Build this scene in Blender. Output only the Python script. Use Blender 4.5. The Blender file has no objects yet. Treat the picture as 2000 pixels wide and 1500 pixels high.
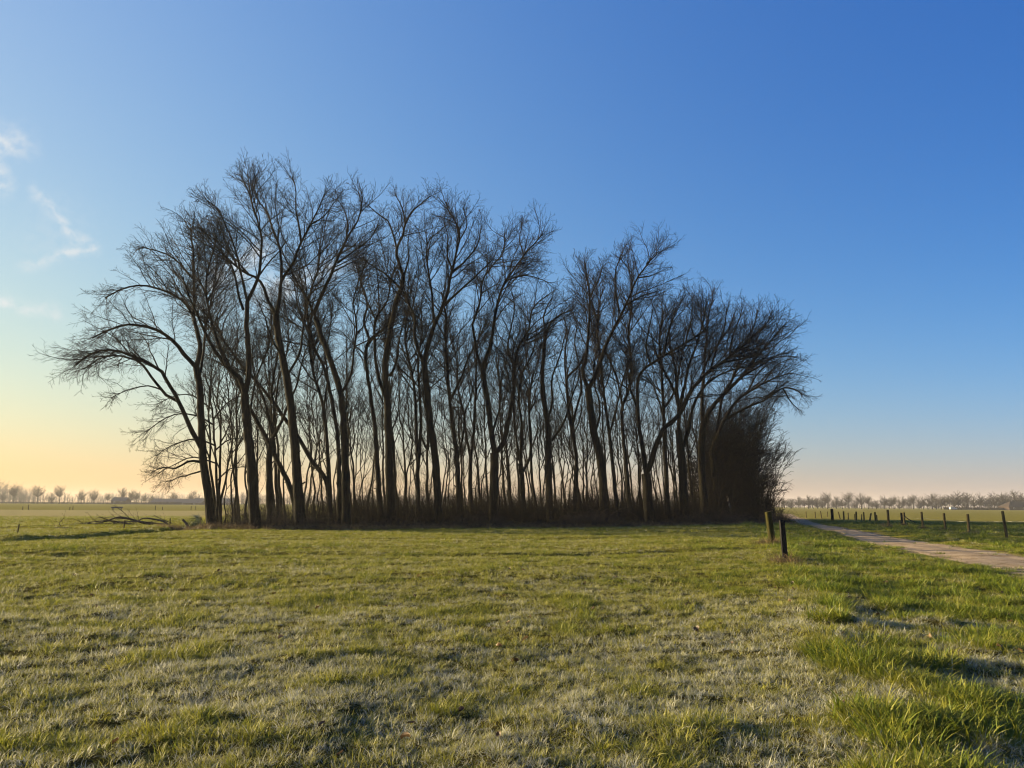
import bpy, math, random
import numpy as np
from mathutils import Vector, Matrix

C = bpy.context.scene
COL = C.collection
rng = np.random.default_rng(11)
random.seed(5)
PI = math.pi

# ------------------------------------------------------------------ camera
F = 1500.0                       # focal length in pixels of the 2000 px wide photograph
CAMZ = 1.6
PITCH = math.radians(8.92)
ROLL = math.radians(0.37)
fwd = np.array([0, math.cos(PITCH), math.sin(PITCH)])
r0 = np.array([1.0, 0, 0]); u0 = np.array([0, -math.sin(PITCH), math.cos(PITCH)])
rgt = math.cos(ROLL) * r0 + math.sin(ROLL) * u0
upv = -math.sin(ROLL) * r0 + math.cos(ROLL) * u0
cam_d = bpy.data.cameras.new('camera')
cam_d.sensor_width = 36.0
cam_d.lens = 36.0 * F / 2000.0
cam_d.clip_start = 0.1; cam_d.clip_end = 6000
cam = bpy.data.objects.new('camera', cam_d); COL.objects.link(cam)
M4 = Matrix(((rgt[0], upv[0], -fwd[0], 0), (rgt[1], upv[1], -fwd[1], 0), (rgt[2], upv[2], -fwd[2], CAMZ), (0, 0, 0, 1)))
cam.matrix_world = M4
C.camera = cam
C.cycles.filter_width = 1.15
C.cycles.use_denoising = True
C.cycles.use_adaptive_sampling = False
C.cycles.max_bounces = 6; C.cycles.volume_bounces = 0


def P3(u, v, Y):
    """a point of the photograph at distance Y in front of the camera"""
    d = fwd + (u - 1000) / F * rgt + (750 - v) / F * upv
    return np.array([0, 0, CAMZ]) + d * (Y / d[1])


def G(u, v):
    d = fwd + (u - 1000) / F * rgt + (750 - v) / F * upv
    return (np.array([0, 0, CAMZ]) + d * (-CAMZ / d[2]))


# ------------------------------------------------------------------ sky, sun
SUN_EL = math.radians(9)
SUN_AHEAD = math.radians(18)     # the sun stands to the left, this far ahead of square
sun_dir = Vector((-math.cos(SUN_AHEAD) * math.cos(SUN_EL), math.sin(SUN_AHEAD) * math.cos(SUN_EL), math.sin(SUN_EL)))
W = bpy.data.worlds.new('World'); C.world = W; W.use_nodes = True
wn = W.node_tree.nodes; wl = W.node_tree.links
bg = wn['Background']; bg.inputs['Strength'].default_value = 0.10
sky = wn.new('ShaderNodeTexSky'); sky.sky_type = 'NISHITA'; sky.sun_disc = False
sky.sun_elevation = SUN_EL; sky.sun_rotation = math.radians(-90) + SUN_AHEAD
sky.air_density = 2.2; sky.dust_density = 0.3; sky.ozone_density = 1.0; sky.altitude = 0
EXPOSURE = 2.0
HAZE = 0.00018                   # density of the morning haze (see the end)


def wmath(op, a, b=None):
    q = wn.new('ShaderNodeMath'); q.operation = op
    for i, x in enumerate((a, b)):
        if x is None: continue
        if isinstance(x, (int, float)): q.inputs[i].default_value = x
        else: wl.new(x, q.inputs[i])
    return q.outputs[0]


# the hazy winter air: the clear sky model brightened towards the sun and towards the horizon
wtc = wn.new('ShaderNodeTexCoord'); wdir = wn.new('ShaderNodeVectorMath'); wdir.operation = 'NORMALIZE'
wl.new(wtc.outputs['Generated'], wdir.inputs[0])
wdot = wn.new('ShaderNodeVectorMath'); wdot.operation = 'DOT_PRODUCT'; wl.new(wdir.outputs[0], wdot.inputs[0]); wdot.inputs[1].default_value = sun_dir
wsep = wn.new('ShaderNodeSeparateXYZ'); wl.new(wdir.outputs[0], wsep.inputs[0])
ez = wmath('EXPONENT', wmath('MULTIPLY', wmath('MAXIMUM', wsep.outputs[2], 0.0), -1 / 0.3))
el = wmath('EXPONENT', wmath('MULTIPLY', wmath('MAXIMUM', wsep.outputs[2], 0.0), -1 / 0.07))
dt = wmath('MAXIMUM', wdot.outputs['Value'], -0.35)
srgb = wn.new('ShaderNodeSeparateColor'); wl.new(sky.outputs[0], srgb.inputs[0])
comb = wn.new('ShaderNodeCombineColor')
for ch, (k0, k1, k2, k3, k4, gm) in enumerate(((-2.69, 2.326, 2.79, -2.033, -0.143, 0.416), (-1.095, 1.058, 1.527, -1.005, -0.358, 0.495), (-0.28, 0.463, 0.905, -0.996, -0.574, 0.265))):
    e = wmath('ADD', wmath('ADD', wmath('MULTIPLY', dt, k1), k0), wmath('MULTIPLY', ez, wmath('ADD', wmath('MULTIPLY', dt, k3), k2)))
    e = wmath('ADD', e, wmath('MULTIPLY', el, k4))
    v = wmath('MULTIPLY', wmath('EXPONENT', e), wmath('POWER', wmath('MULTIPLY', srgb.outputs[ch], 0.1), gm))
    wl.new(wmath('MULTIPLY', v, 10.0 / 2 ** EXPOSURE), comb.inputs[ch])
# thin cirrus wisps low on the left and some small clouds behind the trees
waz = wmath('ARCTAN2', wsep.outputs[0], wsep.outputs[1]); wel = wmath('ARCSINE', wsep.outputs[2])
pxy = wn.new('ShaderNodeCombineXYZ'); wl.new(waz, pxy.inputs[0]); wl.new(wel, pxy.inputs[1])
wnz = wn.new('ShaderNodeTexNoise'); wnz.inputs['Scale'].default_value = 18; wnz.inputs['Detail'].default_value = 6; wl.new(pxy.outputs[0], wnz.inputs['Vector'])
wsub = wn.new('ShaderNodeVectorMath'); wsub.operation = 'SUBTRACT'; wl.new(wnz.outputs['Color'], wsub.inputs[0]); wsub.inputs[1].default_value = (.5, .5, .5)
wscl = wn.new('ShaderNodeVectorMath'); wscl.operation = 'SCALE'; wl.new(wsub.outputs[0], wscl.inputs[0]); wscl.inputs['Scale'].default_value = 0.028
wadd = wn.new('ShaderNodeVectorMath'); wadd.operation = 'ADD'; wl.new(pxy.outputs[0], wadd.inputs[0]); wl.new(wscl.outputs[0], wadd.inputs[1])
wn2 = wn.new('ShaderNodeTexNoise'); wn2.inputs['Scale'].default_value = 90; wn2.inputs['Detail'].default_value = 5; wl.new(wadd.outputs[0], wn2.inputs['Vector'])


def azel(u, v):
    d = fwd + (u - 1000) / F * rgt + (750 - v) / F * upv; d = d / np.linalg.norm(d)
    return np.array([math.atan2(d[0], d[1]), math.asin(d[2]), 0.0])


cloud = None
for (u1, v1, u2, v2, wd, amp) in ((-60, 262, 20, 274, .012, .75), (-40, 225, 30, 262, .006, .35), (-12, 300, 8, 372, .006, .5), (60, 372, 84, 398, .004, .3), (78, 392, 128, 440, .0055, .55), (120, 428, 150, 470, .005, .4), (128, 442, 182, 482, .005, .6),
                                  (182, 482, 110, 494, .0045, .65), (130, 490, 50, 515, .006, .5), (118, 430, 95, 470, .02, .13), (-80, 578, 20, 592, .007, .95), (10, 592, 110, 612, .006, .6),
                                  (420, 555, 462, 520, .012, .8), (462, 522, 505, 490, .010, .8), (520, 572, 560, 560, .014, .7), (575, 548, 640, 528, .009, .7), (640, 528, 710, 515, .006, .5), (380, 600, 440, 585, .01, .4)):
    A_ = azel(u1, v1); AB = azel(u2, v2) - A_
    q = wn.new('ShaderNodeVectorMath'); q.operation = 'SUBTRACT'; wl.new(wadd.outputs[0], q.inputs[0]); q.inputs[1].default_value = A_
    dd = wn.new('ShaderNodeVectorMath'); dd.operation = 'DOT_PRODUCT'; wl.new(q.outputs[0], dd.inputs[0]); dd.inputs[1].default_value = AB / (AB @ AB)
    cl = wn.new('ShaderNodeClamp'); wl.new(dd.outputs['Value'], cl.inputs[0])
    s_ = wn.new('ShaderNodeVectorMath'); s_.operation = 'SCALE'; s_.inputs[0].default_value = AB; wl.new(cl.outputs[0], s_.inputs['Scale'])
    r_ = wn.new('ShaderNodeVectorMath'); r_.operation = 'DISTANCE'; wl.new(q.outputs[0], r_.inputs[0]); wl.new(s_.outputs[0], r_.inputs[1])
    x_ = wmath('DIVIDE', r_.outputs['Value'], wd * 1.35)
    m_ = wmath('MULTIPLY', wmath('EXPONENT', wmath('MULTIPLY', wmath('MULTIPLY', x_, x_), -1.0)), amp)
    cloud = m_ if cloud is None else wmath('MAXIMUM', cloud, m_)
cr = wn.new('ShaderNodeMapRange'); cr.inputs[1].default_value = .30; cr.inputs[2].default_value = .65; wl.new(wn2.outputs['Fac'], cr.inputs[0])
cmix = wn.new('ShaderNodeMix'); cmix.data_type = 'RGBA'
wl.new(wmath('MULTIPLY', cloud, cr.outputs[0]), cmix.inputs[0]); wl.new(comb.outputs[0], cmix.inputs[6])
cv = 10.0 / 2 ** EXPOSURE; cmix.inputs[7].default_value = (.84 * cv, .85 * cv, .84 * cv, 1)
wl.new(cmix.outputs[2], bg.inputs['Color'])
sl = bpy.data.lights.new('sun', 'SUN'); sl.energy = 5.0; sl.angle = math.radians(0.5); sl.color = (1.0, 0.79, 0.44)
so = bpy.data.objects.new('sun', sl); COL.objects.link(so)
so.rotation_euler = (-sun_dir).to_track_quat('-Z', 'Y').to_euler()
C.view_settings.view_transform = 'Standard'; C.view_settings.look = 'None'
C.view_settings.exposure = EXPOSURE; C.view_settings.gamma = 1.0


# ------------------------------------------------------------------ helpers
def link(o):
    COL.objects.link(o); return o


def tag(o, label, cat, group=None, kind=None):
    if label: o['label'] = label
    if cat: o['category'] = cat
    if group: o['group'] = group
    if kind: o['kind'] = kind
    return o


def empty(name, loc):
    o = bpy.data.objects.new(name, None); o.empty_display_size = 0.3
    o.location = loc; return link(o)


def raw_mesh(name, V, quads=None, tris=None, smooth=False):
    me = bpy.data.meshes.new(name)
    V = np.asarray(V, dtype=np.float32)
    me.vertices.add(len(V)); me.vertices.foreach_set('co', V.ravel())
    nq = 0 if quads is None else len(quads); nt = 0 if tris is None else len(tris)
    loops = []
    if nq: loops.append(np.asarray(quads, dtype=np.int32).ravel())
    if nt: loops.append(np.asarray(tris, dtype=np.int32).ravel())
    if loops:
        L = np.concatenate(loops)
        me.loops.add(len(L)); me.loops.foreach_set('vertex_index', L)
        st = np.concatenate([np.arange(nq) * 4, nq * 4 + np.arange(nt) * 3]).astype(np.int32)
        me.polygons.add(nq + nt); me.polygons.foreach_set('loop_start', st)
        me.polygons.foreach_set('use_smooth', np.full(nq + nt, smooth))
    me.update(calc_edges=True)
    return me


def obj(name, me, mat, parent=None, loc=None):
    o = bpy.data.objects.new(name, me)
    if mat is not None: me.materials.append(mat)
    link(o)
    if parent is not None: o.parent = parent
    if loc is not None: o.location = loc
    return o


class MB:
    """collects tubes and boxes for one mesh"""
    def __init__(s): s.V = []; s.Q = []; s.T = []; s.n = 0

    def add(s, V, Q=None, T=None):
        s.V.append(np.asarray(V, float))
        if Q is not None and len(Q): s.Q.append(np.asarray(Q) + s.n)
        if T is not None and len(T): s.T.append(np.asarray(T) + s.n)
        s.n += len(V)

    def tubes(s, P, R, sides=3, cap=False):
        """P (N,K,3), R (N,K)"""
        P = np.asarray(P, float); R = np.asarray(R, float)
        if len(P) == 0: return
        N, K, _ = P.shape
        t = np.empty_like(P)
        t[:, 1:-1] = P[:, 2:] - P[:, :-2]; t[:, 0] = P[:, 1] - P[:, 0]; t[:, -1] = P[:, -1] - P[:, -2]
        t /= np.linalg.norm(t, axis=2, keepdims=True) + 1e-9
        mean = np.abs(P[:, -1] - P[:, 0])
        ref = np.eye(3)[np.argmin(mean, axis=1)][:, None, :]
        n1 = np.cross(t, ref); n1 /= np.linalg.norm(n1, axis=2, keepdims=True) + 1e-9
        n2 = np.cross(t, n1)
        a = np.arange(sides) * 2 * PI / sides
        V = P[:, :, None, :] + R[:, :, None, None] * (np.cos(a)[None, None, :, None] * n1[:, :, None, :] + np.sin(a)[None, None, :, None] * n2[:, :, None, :])
        V = V.reshape(-1, 3)
        i = np.arange(N)[:, None, None] * K * sides; k = np.arange(K - 1)[None, :, None] * sides
        j = np.arange(sides)[None, None, :]; j2 = (j + 1) % sides
        Q = np.stack([i + k + j, i + k + j2, i + k + sides + j2, i + k + sides + j], axis=-1).reshape(-1, 4)
        T = None
        if cap:
            T = []
            for q in range(N):
                b = q * K * sides
                e = b + (K - 1) * sides
                for m in range(1, sides - 1): T.append((e, e + m, e + m + 1)); T.append((b, b + m + 1, b + m))
        s.add(V, Q, T)

    def box(s, c, d, rz=0.0):
        x, y, z = d[0] / 2, d[1] / 2, d[2] / 2
        v = np.array([[-x, -y, -z], [x, -y, -z], [x, y, -z], [-x, y, -z], [-x, -y, z], [x, -y, z], [x, y, z], [-x, y, z]])
        cs, sn = math.cos(rz), math.sin(rz)
        v = np.stack([v[:, 0] * cs - v[:, 1] * sn, v[:, 0] * sn + v[:, 1] * cs, v[:, 2]], 1) + np.asarray(c)
        s.add(v, [[3, 2, 1, 0], [4, 5, 6, 7], [0, 1, 5, 4], [1, 2, 6, 5], [2, 3, 7, 6], [3, 0, 4, 7]])

    def mesh(s, name, smooth=False):
        return raw_mesh(name, np.concatenate(s.V), np.concatenate(s.Q) if s.Q else None, np.concatenate(s.T) if s.T else None, smooth)


# lattice noise -----------------------------------------------------
_tab = np.random.default_rng(3).random((256, 256))


def vnoise(x, y):
    xi = np.floor(x).astype(int); yi = np.floor(y).astype(int)
    fx = x - xi; fy = y - yi
    fx = fx * fx * (3 - 2 * fx); fy = fy * fy * (3 - 2 * fy)
    a = _tab[xi % 256, yi % 256]; b = _tab[(xi + 1) % 256, yi % 256]
    c = _tab[xi % 256, (yi + 1) % 256]; d = _tab[(xi + 1) % 256, (yi + 1) % 256]
    return (a * (1 - fx) + b * fx) * (1 - fy) + (c * (1 - fx) + d * fx) * fy - 0.5


def fbm(x, y, n=3, g=0.5):
    s = 0; a = 1; t = 0
    for i in range(n):
        s = s + a * vnoise(x * 2 ** i + 17.3 * i, y * 2 ** i + 9.1 * i); t += a; a *= g
    return s / t * 2          # about -1..1


def sstep(a, b, x):
    t = np.clip((x - a) / (b - a), 0, 1); return t * t * (3 - 2 * t)


# layout lines ------------------------------------------------------
def path_x(y):                   # centre line of the sandy track
    y = np.asarray(y, float)
    return np.interp(y, [-60, 0, 20, 25, 30, 36, 44, 55, 70, 90, 120, 170], [5, 12.0, 14.2, 15.1, 16.4, 17.8, 20.2, 23.2, 27.2, 33.5, 43, 60])


PATH_W = 1.5


def path_w(y): return np.interp(y, [24, 46, 70, 120], [1.5, 1.1, .95, .9])


def verge_d(x, y):               # distance right of the pasture's edge (line through the two gate posts)
    return x - np.interp(y, [-20, 0, 4.7, 5.85, 8, 11.4, 21.5, 31, 60, 75, 140], [.4, 1.2, 2.2, 2.5, 3.2, 4.3, 7.6, 10.2, 18, 22.5, 40])


def ditch_d(x, y):
    return x - np.interp(y, [0, 25, 31.6, 36, 44, 50, 60, 90], [-33, -24, -21.2, -19.6, -19.4, -20.5, -24, -36])


def hgt(x, y):
    x = np.asarray(x, float); y = np.asarray(y, float)
    r = np.hypot(x, y)
    near = 1 - sstep(90, 200, r)
    h = 0.10 * fbm(x / 9, y / 9, 2) + 0.045 * fbm(x / 2.6 + 5, y / 2.6, 2)
    vd = verge_d(x, y); on_v = sstep(-0.5, 0.6, vd); pd = np.abs(x - path_x(y))
    pw = path_w(y); offp = sstep(pw * 0.8, pw + 1.0, pd)
    tuss = np.maximum(fbm(x / 0.75 + 31, y / 0.75, 2), -0.2)
    h += tuss * (0.045 + 0.055 * on_v) * (1 - sstep(40, 70, r)) * offp
    h += 0.028 * fbm(x / 0.28, y / 0.28 + 7, 2) * (1 - sstep(14, 26, r)) * offp
    h += 0.06 * np.exp(-(vd / 0.9) ** 2) * offp        # grassy ridge under the old fence line
    h -= 0.05 * (1 - offp)
    # shallow wheel ruts across the pasture
    rut = np.sin((y - 0.16 * x) * 0.55 + 1.2 * fbm(x / 14, y / 14, 2))
    h -= 0.08 * sstep(0.86, 1.0, rut) * (1 - on_v) * sstep(20, 28, r)
    dd = ditch_d(x, y)
    h -= 0.30 * np.exp(-(dd / 0.55) ** 2) * sstep(-200, -10, -np.abs(y - 20)) * (y > -30)
    h += 0.10 * sstep(0.4, -0.8, dd)
    return h * near


GROVE = np.array([(-19, 49), (-12, 49), (-3, 55), (5, 59), (14, 65), (22, 71), (27, 76), (35, 106), (15, 101), (-6, 86), (-23, 66)], float)


def in_poly(x, y, poly):
    c = np.zeros(np.shape(x), bool); n = len(poly)
    for i in range(n):
        x1, y1 = poly[i]; x2, y2 = poly[(i + 1) % n]
        k = ((y1 > y) != (y2 > y)) & (x < (x2 - x1) * (y - y1) / (y2 - y1 + 1e-12) + x1)
        c ^= k
    return c


def poly_dist(x, y, poly):
    d = np.full(np.shape(x), 1e9)
    for i in range(len(poly)):
        a = poly[i]; b = poly[(i + 1) % len(poly)]; e = b - a
        t = np.clip(((x - a[0]) * e[0] + (y - a[1]) * e[1]) / (e @ e), 0, 1)
        d = np.minimum(d, np.hypot(x - a[0] - t * e[0], y - a[1] - t * e[1]))
    return np.where(in_poly(x, y, poly), -d, d)


# ------------------------------------------------------------------ materials
def new_mat(name):
    m = bpy.data.materials.new(name); m.use_nodes = True
    nt = m.node_tree; b = nt.nodes['Principled BSDF']; b.inputs['Roughness'].default_value = 0.85
    b.inputs['Specular IOR Level'].default_value = 0.08
    return m, nt.nodes, nt.links, b


def ramp(n, pts):
    r = n.new('ShaderNodeValToRGB'); e = r.color_ramp.elements
    e[0].position, e[0].color = pts[0][0], (*pts[0][1], 1); e[1].position, e[1].color = pts[-1][0], (*pts[-1][1], 1)
    for p, c in pts[1:-1]:
        q = e.new(p); q.color = (*c, 1)
    return r


def noise_mat(name, pts, scale=8, stretch=(1, 1, 1), bump=0.3, detail=6, rough=0.85, dist=0.02, coord='Object'):
    m, n, l, b = new_mat(name)
    tc = n.new('ShaderNodeTexCoord'); mp = n.new('ShaderNodeMapping'); mp.inputs['Scale'].default_value = stretch
    nz = n.new('ShaderNodeTexNoise'); nz.inputs['Scale'].default_value = scale; nz.inputs['Detail'].default_value = detail
    l.new(tc.outputs[coord], mp.inputs[0]); l.new(mp.outputs[0], nz.inputs['Vector'])
    r = ramp(n, pts); l.new(nz.outputs['Fac'], r.inputs[0]); l.new(r.outputs[0], b.inputs['Base Color'])
    bp = n.new('ShaderNodeBump'); bp.inputs['Strength'].default_value = bump; bp.inputs['Distance'].default_value = dist
    l.new(nz.outputs['Fac'], bp.inputs['Height']); l.new(bp.outputs[0], b.inputs['Normal'])
    b.inputs['Roughness'].default_value = rough
    return m


M_bark = noise_mat('grey_brown_bark', [(0.3, (0.004, 0.0034, 0.0025)), (0.55, (0.010, 0.008, 0.005)), (0.78, (0.028, 0.025, 0.013))], 9, (1, 1, 0.14), 1.0, 8, 0.9, 0.05)
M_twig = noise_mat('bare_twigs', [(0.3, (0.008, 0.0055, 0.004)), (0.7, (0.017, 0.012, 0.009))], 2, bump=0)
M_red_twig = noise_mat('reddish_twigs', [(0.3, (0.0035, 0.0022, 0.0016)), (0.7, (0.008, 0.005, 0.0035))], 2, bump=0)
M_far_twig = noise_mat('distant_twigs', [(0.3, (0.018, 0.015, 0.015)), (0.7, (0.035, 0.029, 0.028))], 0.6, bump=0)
M_wood = noise_mat('weathered_wood', [(0.3, (0.035, 0.027, 0.015)), (0.5, (0.075, 0.06, 0.028)), (0.7, (0.12, 0.10, 0.055))], 7, (1, 1, 0.12), 0.8, 8, 0.9, 0.02)
M_mossy = noise_mat('algae_covered_wood', [(0.3, (0.014, 0.013, 0.004)), (0.5, (0.034, 0.031, 0.007)), (0.72, (0.075, 0.06, 0.018))], 5, (1, 1, 0.15), 0.8, 8, 0.9, 0.02)
M_tar = noise_mat('tarred_wood', [(0.35, (0.006, 0.006, 0.006)), (0.6, (0.014, 0.012, 0.011)), (0.8, (0.05, 0.035, 0.025))], 10, (1, 1, 0.1), 0.7, 8, 0.6, 0.02)
M_cutwood = noise_mat('cut_wood_end', [(0.3, (0.25, 0.2, 0.15)), (0.7, (0.45, 0.38, 0.3))], 20, bump=0.2)
M_deadwood = noise_mat('dead_branch_bark', [(0.3, (0.04, 0.03, 0.022)), (0.7, (0.11, 0.085, 0.06))], 8, (1, 1, 1), 0.7)
M_wire = noise_mat('pale_cord', [(0.3, (0.25, 0.24, 0.20)), (0.7, (0.35, 0.33, 0.28))], 30, bump=0)
M_roof = noise_mat('dark_roof_tiles', [(0.3, (0.05, 0.05, 0.055)), (0.7, (0.09, 0.085, 0.09))], 1.5, bump=0.2)
M_redroof = noise_mat('brown_roof_tiles', [(0.3, (0.025, 0.018, 0.015)), (0.7, (0.04, 0.028, 0.023))], 1.5, bump=0.2)
M_brick = noise_mat('brown_brick', [(0.3, (0.03, 0.02, 0.016)), (0.7, (0.05, 0.033, 0.026))], 3, bump=0.2)
M_render = noise_mat('pale_plaster', [(0.3, (0.20, 0.19, 0.18)), (0.7, (0.28, 0.27, 0.25))], 3, bump=0.1)
M_glass = noise_mat('window_glass', [(0.3, (0.03, 0.035, 0.04)), (0.7, (0.05, 0.055, 0.06))], 1, bump=0, rough=0.1)
M_white = noise_mat('white_paint', [(0.3, (0.36, 0.36, 0.36)), (0.7, (0.42, 0.42, 0.42))], 3, bump=0, rough=0.4)
M_rubber = noise_mat('black_rubber', [(0.3, (0.015, 0.015, 0.015)), (0.7, (0.03, 0.03, 0.03))], 9, bump=0.1)
M_steel = noise_mat('dark_steel', [(0.3, (0.06, 0.06, 0.07)), (0.7, (0.12, 0.12, 0.13))], 9, bump=0.1, rough=0.5)


def ground_mat():
    m, n, l, b = new_mat('pasture_soil_and_turf')
    tc = n.new('ShaderNodeTexCoord')

    def noise(s, d=6, vec=None, rough=0.6):
        z = n.new('ShaderNodeTexNoise'); z.inputs['Scale'].default_value = s; z.inputs['Detail'].default_value = d
        z.inputs['Roughness'].default_value = rough
        l.new(vec or tc.outputs['Object'], z.inputs['Vector']); return z

    def attr(a):
        z = n.new('ShaderNodeAttribute'); z.attribute_name = a; return z.outputs['Fac']

    def mix(f, a, c):
        x = n.new('ShaderNodeMix'); x.data_type = 'RGBA'
        l.new(f, x.inputs[0])
        for q, s in ((a, 6), (c, 7)):
            if isinstance(q, tuple): x.inputs[s].default_value = (*q, 1)
            else: l.new(q, x.inputs[s])
        return x.outputs[2]

    big = noise(0.12, 5); mid = noise(1.1, 6); fine = noise(14, 5, rough=0.75)
    r1 = ramp(n, [(0.32, (0.06, 0.060, 0.009)), (0.5, (0.165, 0.148, 0.017)), (0.68, (0.25, 0.212, 0.032))])
    l.new(mid.outputs['Fac'], r1.inputs[0])
    r2 = ramp(n, [(0.3, (0.03, 0.03, 0.006)), (0.5, (0.17, 0.153, 0.018)), (0.72, (0.34, 0.295, 0.06))])
    l.new(fine.outputs['Fac'], r2.inputs[0])
    half = n.new('ShaderNodeValue'); half.outputs[0].default_value = 0.55
    base = mix(half.outputs[0], r1.outputs[0], r2.outputs[0])
    rf = ramp(n, [(0.4, (0, 0, 0)), (0.65, (1, 1, 1))]); l.new(mid.outputs['Fac'], rf.inputs[0])
    fm = n.new('ShaderNodeMath'); fm.operation = 'MULTIPLY'; l.new(attr('frost'), fm.inputs[0]); l.new(rf.outputs[0], fm.inputs[1])
    c = mix(fm.outputs[0], base, (0.27, 0.25, 0.16))
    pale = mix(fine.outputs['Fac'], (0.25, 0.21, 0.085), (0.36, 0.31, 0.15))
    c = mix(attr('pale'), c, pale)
    c = mix(attr('thatch'), c, mix(fine.outputs['Fac'], (0.02, 0.017, 0.006), (0.10, 0.085, 0.025)))
    dirt = mix(fine.outputs['Fac'], (0.17, 0.125, 0.085), (0.30, 0.235, 0.17))
    c = mix(attr('dirt'), c, dirt)
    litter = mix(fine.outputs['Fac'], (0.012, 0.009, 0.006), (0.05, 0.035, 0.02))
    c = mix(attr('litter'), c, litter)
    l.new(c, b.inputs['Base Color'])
    bp = n.new('ShaderNodeBump'); bp.inputs['Strength'].default_value = 0.9; bp.inputs['Distance'].default_value = 0.06
    ad = n.new('ShaderNodeMath'); ad.operation = 'ADD'
    l.new(fine.outputs['Fac'], ad.inputs[0]); l.new(mid.outputs['Fac'], ad.inputs[1])
    l.new(ad.outputs[0], bp.inputs['Height']); l.new(bp.outputs[0], b.inputs['Normal'])
    b.inputs['Roughness'].default_value = 1.0; b.inputs['Specular IOR Level'].default_value = 0.0
    return m


def path_mat():
    m, n, l, b = new_mat('sandy_track')
    tc = n.new('ShaderNodeTexCoord')
    z = n.new('ShaderNodeTexNoise'); z.inputs['Scale'].default_value = 0.9; z.inputs['Detail'].default_value = 10; z.inputs['Roughness'].default_value = 0.78
    z2 = n.new('ShaderNodeTexNoise'); z2.inputs['Scale'].default_value = 25; z2.inputs['Detail'].default_value = 5
    l.new(tc.outputs['Object'], z.inputs[0]); l.new(tc.outputs['Object'], z2.inputs[0])
    r = ramp(n, [(0.34, (0.17, 0.12, 0.07)), (0.47, (0.37, 0.275, 0.17)), (0.56, (0.45, 0.34, 0.22)), (0.68, (0.56, 0.45, 0.32))]); l.new(z.outputs[0], r.inputs[0])
    r2 = ramp(n, [(0.3, (0.6, 0.6, 0.6)), (0.7, (1.15, 1.15, 1.15))]); l.new(z2.outputs[0], r2.inputs[0])
    x = n.new('ShaderNodeMix'); x.data_type = 'RGBA'; x.blend_type = 'MULTIPLY'; x.inputs[0].default_value = 1
    l.new(r.outputs[0], x.inputs[6]); l.new(r2.outputs[0], x.inputs[7]); l.new(x.outputs[2], b.inputs['Base Color'])
    bp = n.new('ShaderNodeBump'); bp.inputs['Strength'].default_value = 0.6; bp.inputs['Distance'].default_value = 0.03
    l.new(z2.outputs[0], bp.inputs['Height']); l.new(bp.outputs[0], b.inputs['Normal']); b.inputs['Roughness'].default_value = 1
    b.inputs['Specular IOR Level'].default_value = 0.0
    return m


def blade_mat(name, cols, trans=0.35):
    """cols: frosted straw, dull green, fresh green along the clump's tint"""
    m, n, l, b = new_mat(name)
    a = n.new('ShaderNodeAttribute'); a.attribute_type = 'INSTANCER'; a.attribute_name = 'tint'
    a2 = n.new('ShaderNodeAttribute'); a2.attribute_name = 'btint'
    ad = n.new('ShaderNodeMath'); ad.operation = 'ADD'; l.new(a.outputs['Fac'], ad.inputs[0]); l.new(a2.outputs['Fac'], ad.inputs[1])
    r = ramp(n, cols); l.new(ad.outputs[0], r.inputs[0]); l.new(r.outputs[0], b.inputs['Base Color'])
    b.inputs['Roughness'].default_value = 0.55; b.inputs['Specular IOR Level'].default_value = 0.3
    t = n.new('ShaderNodeBsdfTranslucent'); l.new(r.outputs[0], t.inputs[0])
    mx = n.new('ShaderNodeMixShader'); mx.inputs[0].default_value = trans
    l.new(b.outputs[0], mx.inputs[1]); l.new(t.outputs[0], mx.inputs[2])
    l.new(mx.outputs[0], n['Material Output'].inputs['Surface'])
    return m


GRASS_COLS = [(0.0, (0.43, 0.43, 0.36)), (0.15, (0.33, 0.315, 0.165)), (0.34, (0.28, 0.265, 0.038)), (0.72, (0.17, 0.178, 0.016)), (1.0, (0.11, 0.15, 0.012))]
M_grass = blade_mat('frosted_grass_blades', GRASS_COLS)
M_dry = blade_mat('dry_grass_blades', [(0, (0.10, 0.07, 0.035)), (0.5, (0.16, 0.115, 0.055)), (1, (0.24, 0.18, 0.09))], 0.3)

# ------------------------------------------------------------------ ground
NA, NR = 1500, 330
ang = np.concatenate([np.linspace(-50, 50, 1101), np.linspace(50, 310, 160)[1:-1]]) * PI / 180      # fine sector ahead, coarse behind
rad = np.concatenate([[0.4], np.geomspace(1.5, 90, 380), np.geomspace(92, 2200, 60)])
A, R_ = np.meshgrid(ang, rad)
gx = (np.sin(A) * R_).ravel(); gy = (np.cos(A) * R_).ravel()
gz = hgt(gx, gy)
na, nr = len(ang), len(rad)
ii, jj = np.meshgrid(np.arange(nr - 1), np.arange(na), indexing='ij')
j2 = (jj + 1) % na
quads = np.stack([ii * na + jj, (ii + 1) * na + jj, (ii + 1) * na + j2, ii * na + j2], -1).reshape(-1, 4)
cz = float(hgt(np.array([0.0]), np.array([0.0]))[0])
V = np.concatenate([np.stack([gx, gy, gz], 1), [[0, 0, cz]]])
tris = np.stack([np.full(na, len(V) - 1), np.arange(na), (np.arange(na) + 1) % na], 1)
gme = raw_mesh('ground', V, quads, tris, True)
if gme.polygons[0].normal.z < 0: gme.flip_normals()


def fattr(me, name, vals):
    a = me.attributes.new(name, 'FLOAT', 'POINT'); a.data.foreach_set('value', np.asarray(vals, np.float32))


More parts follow.
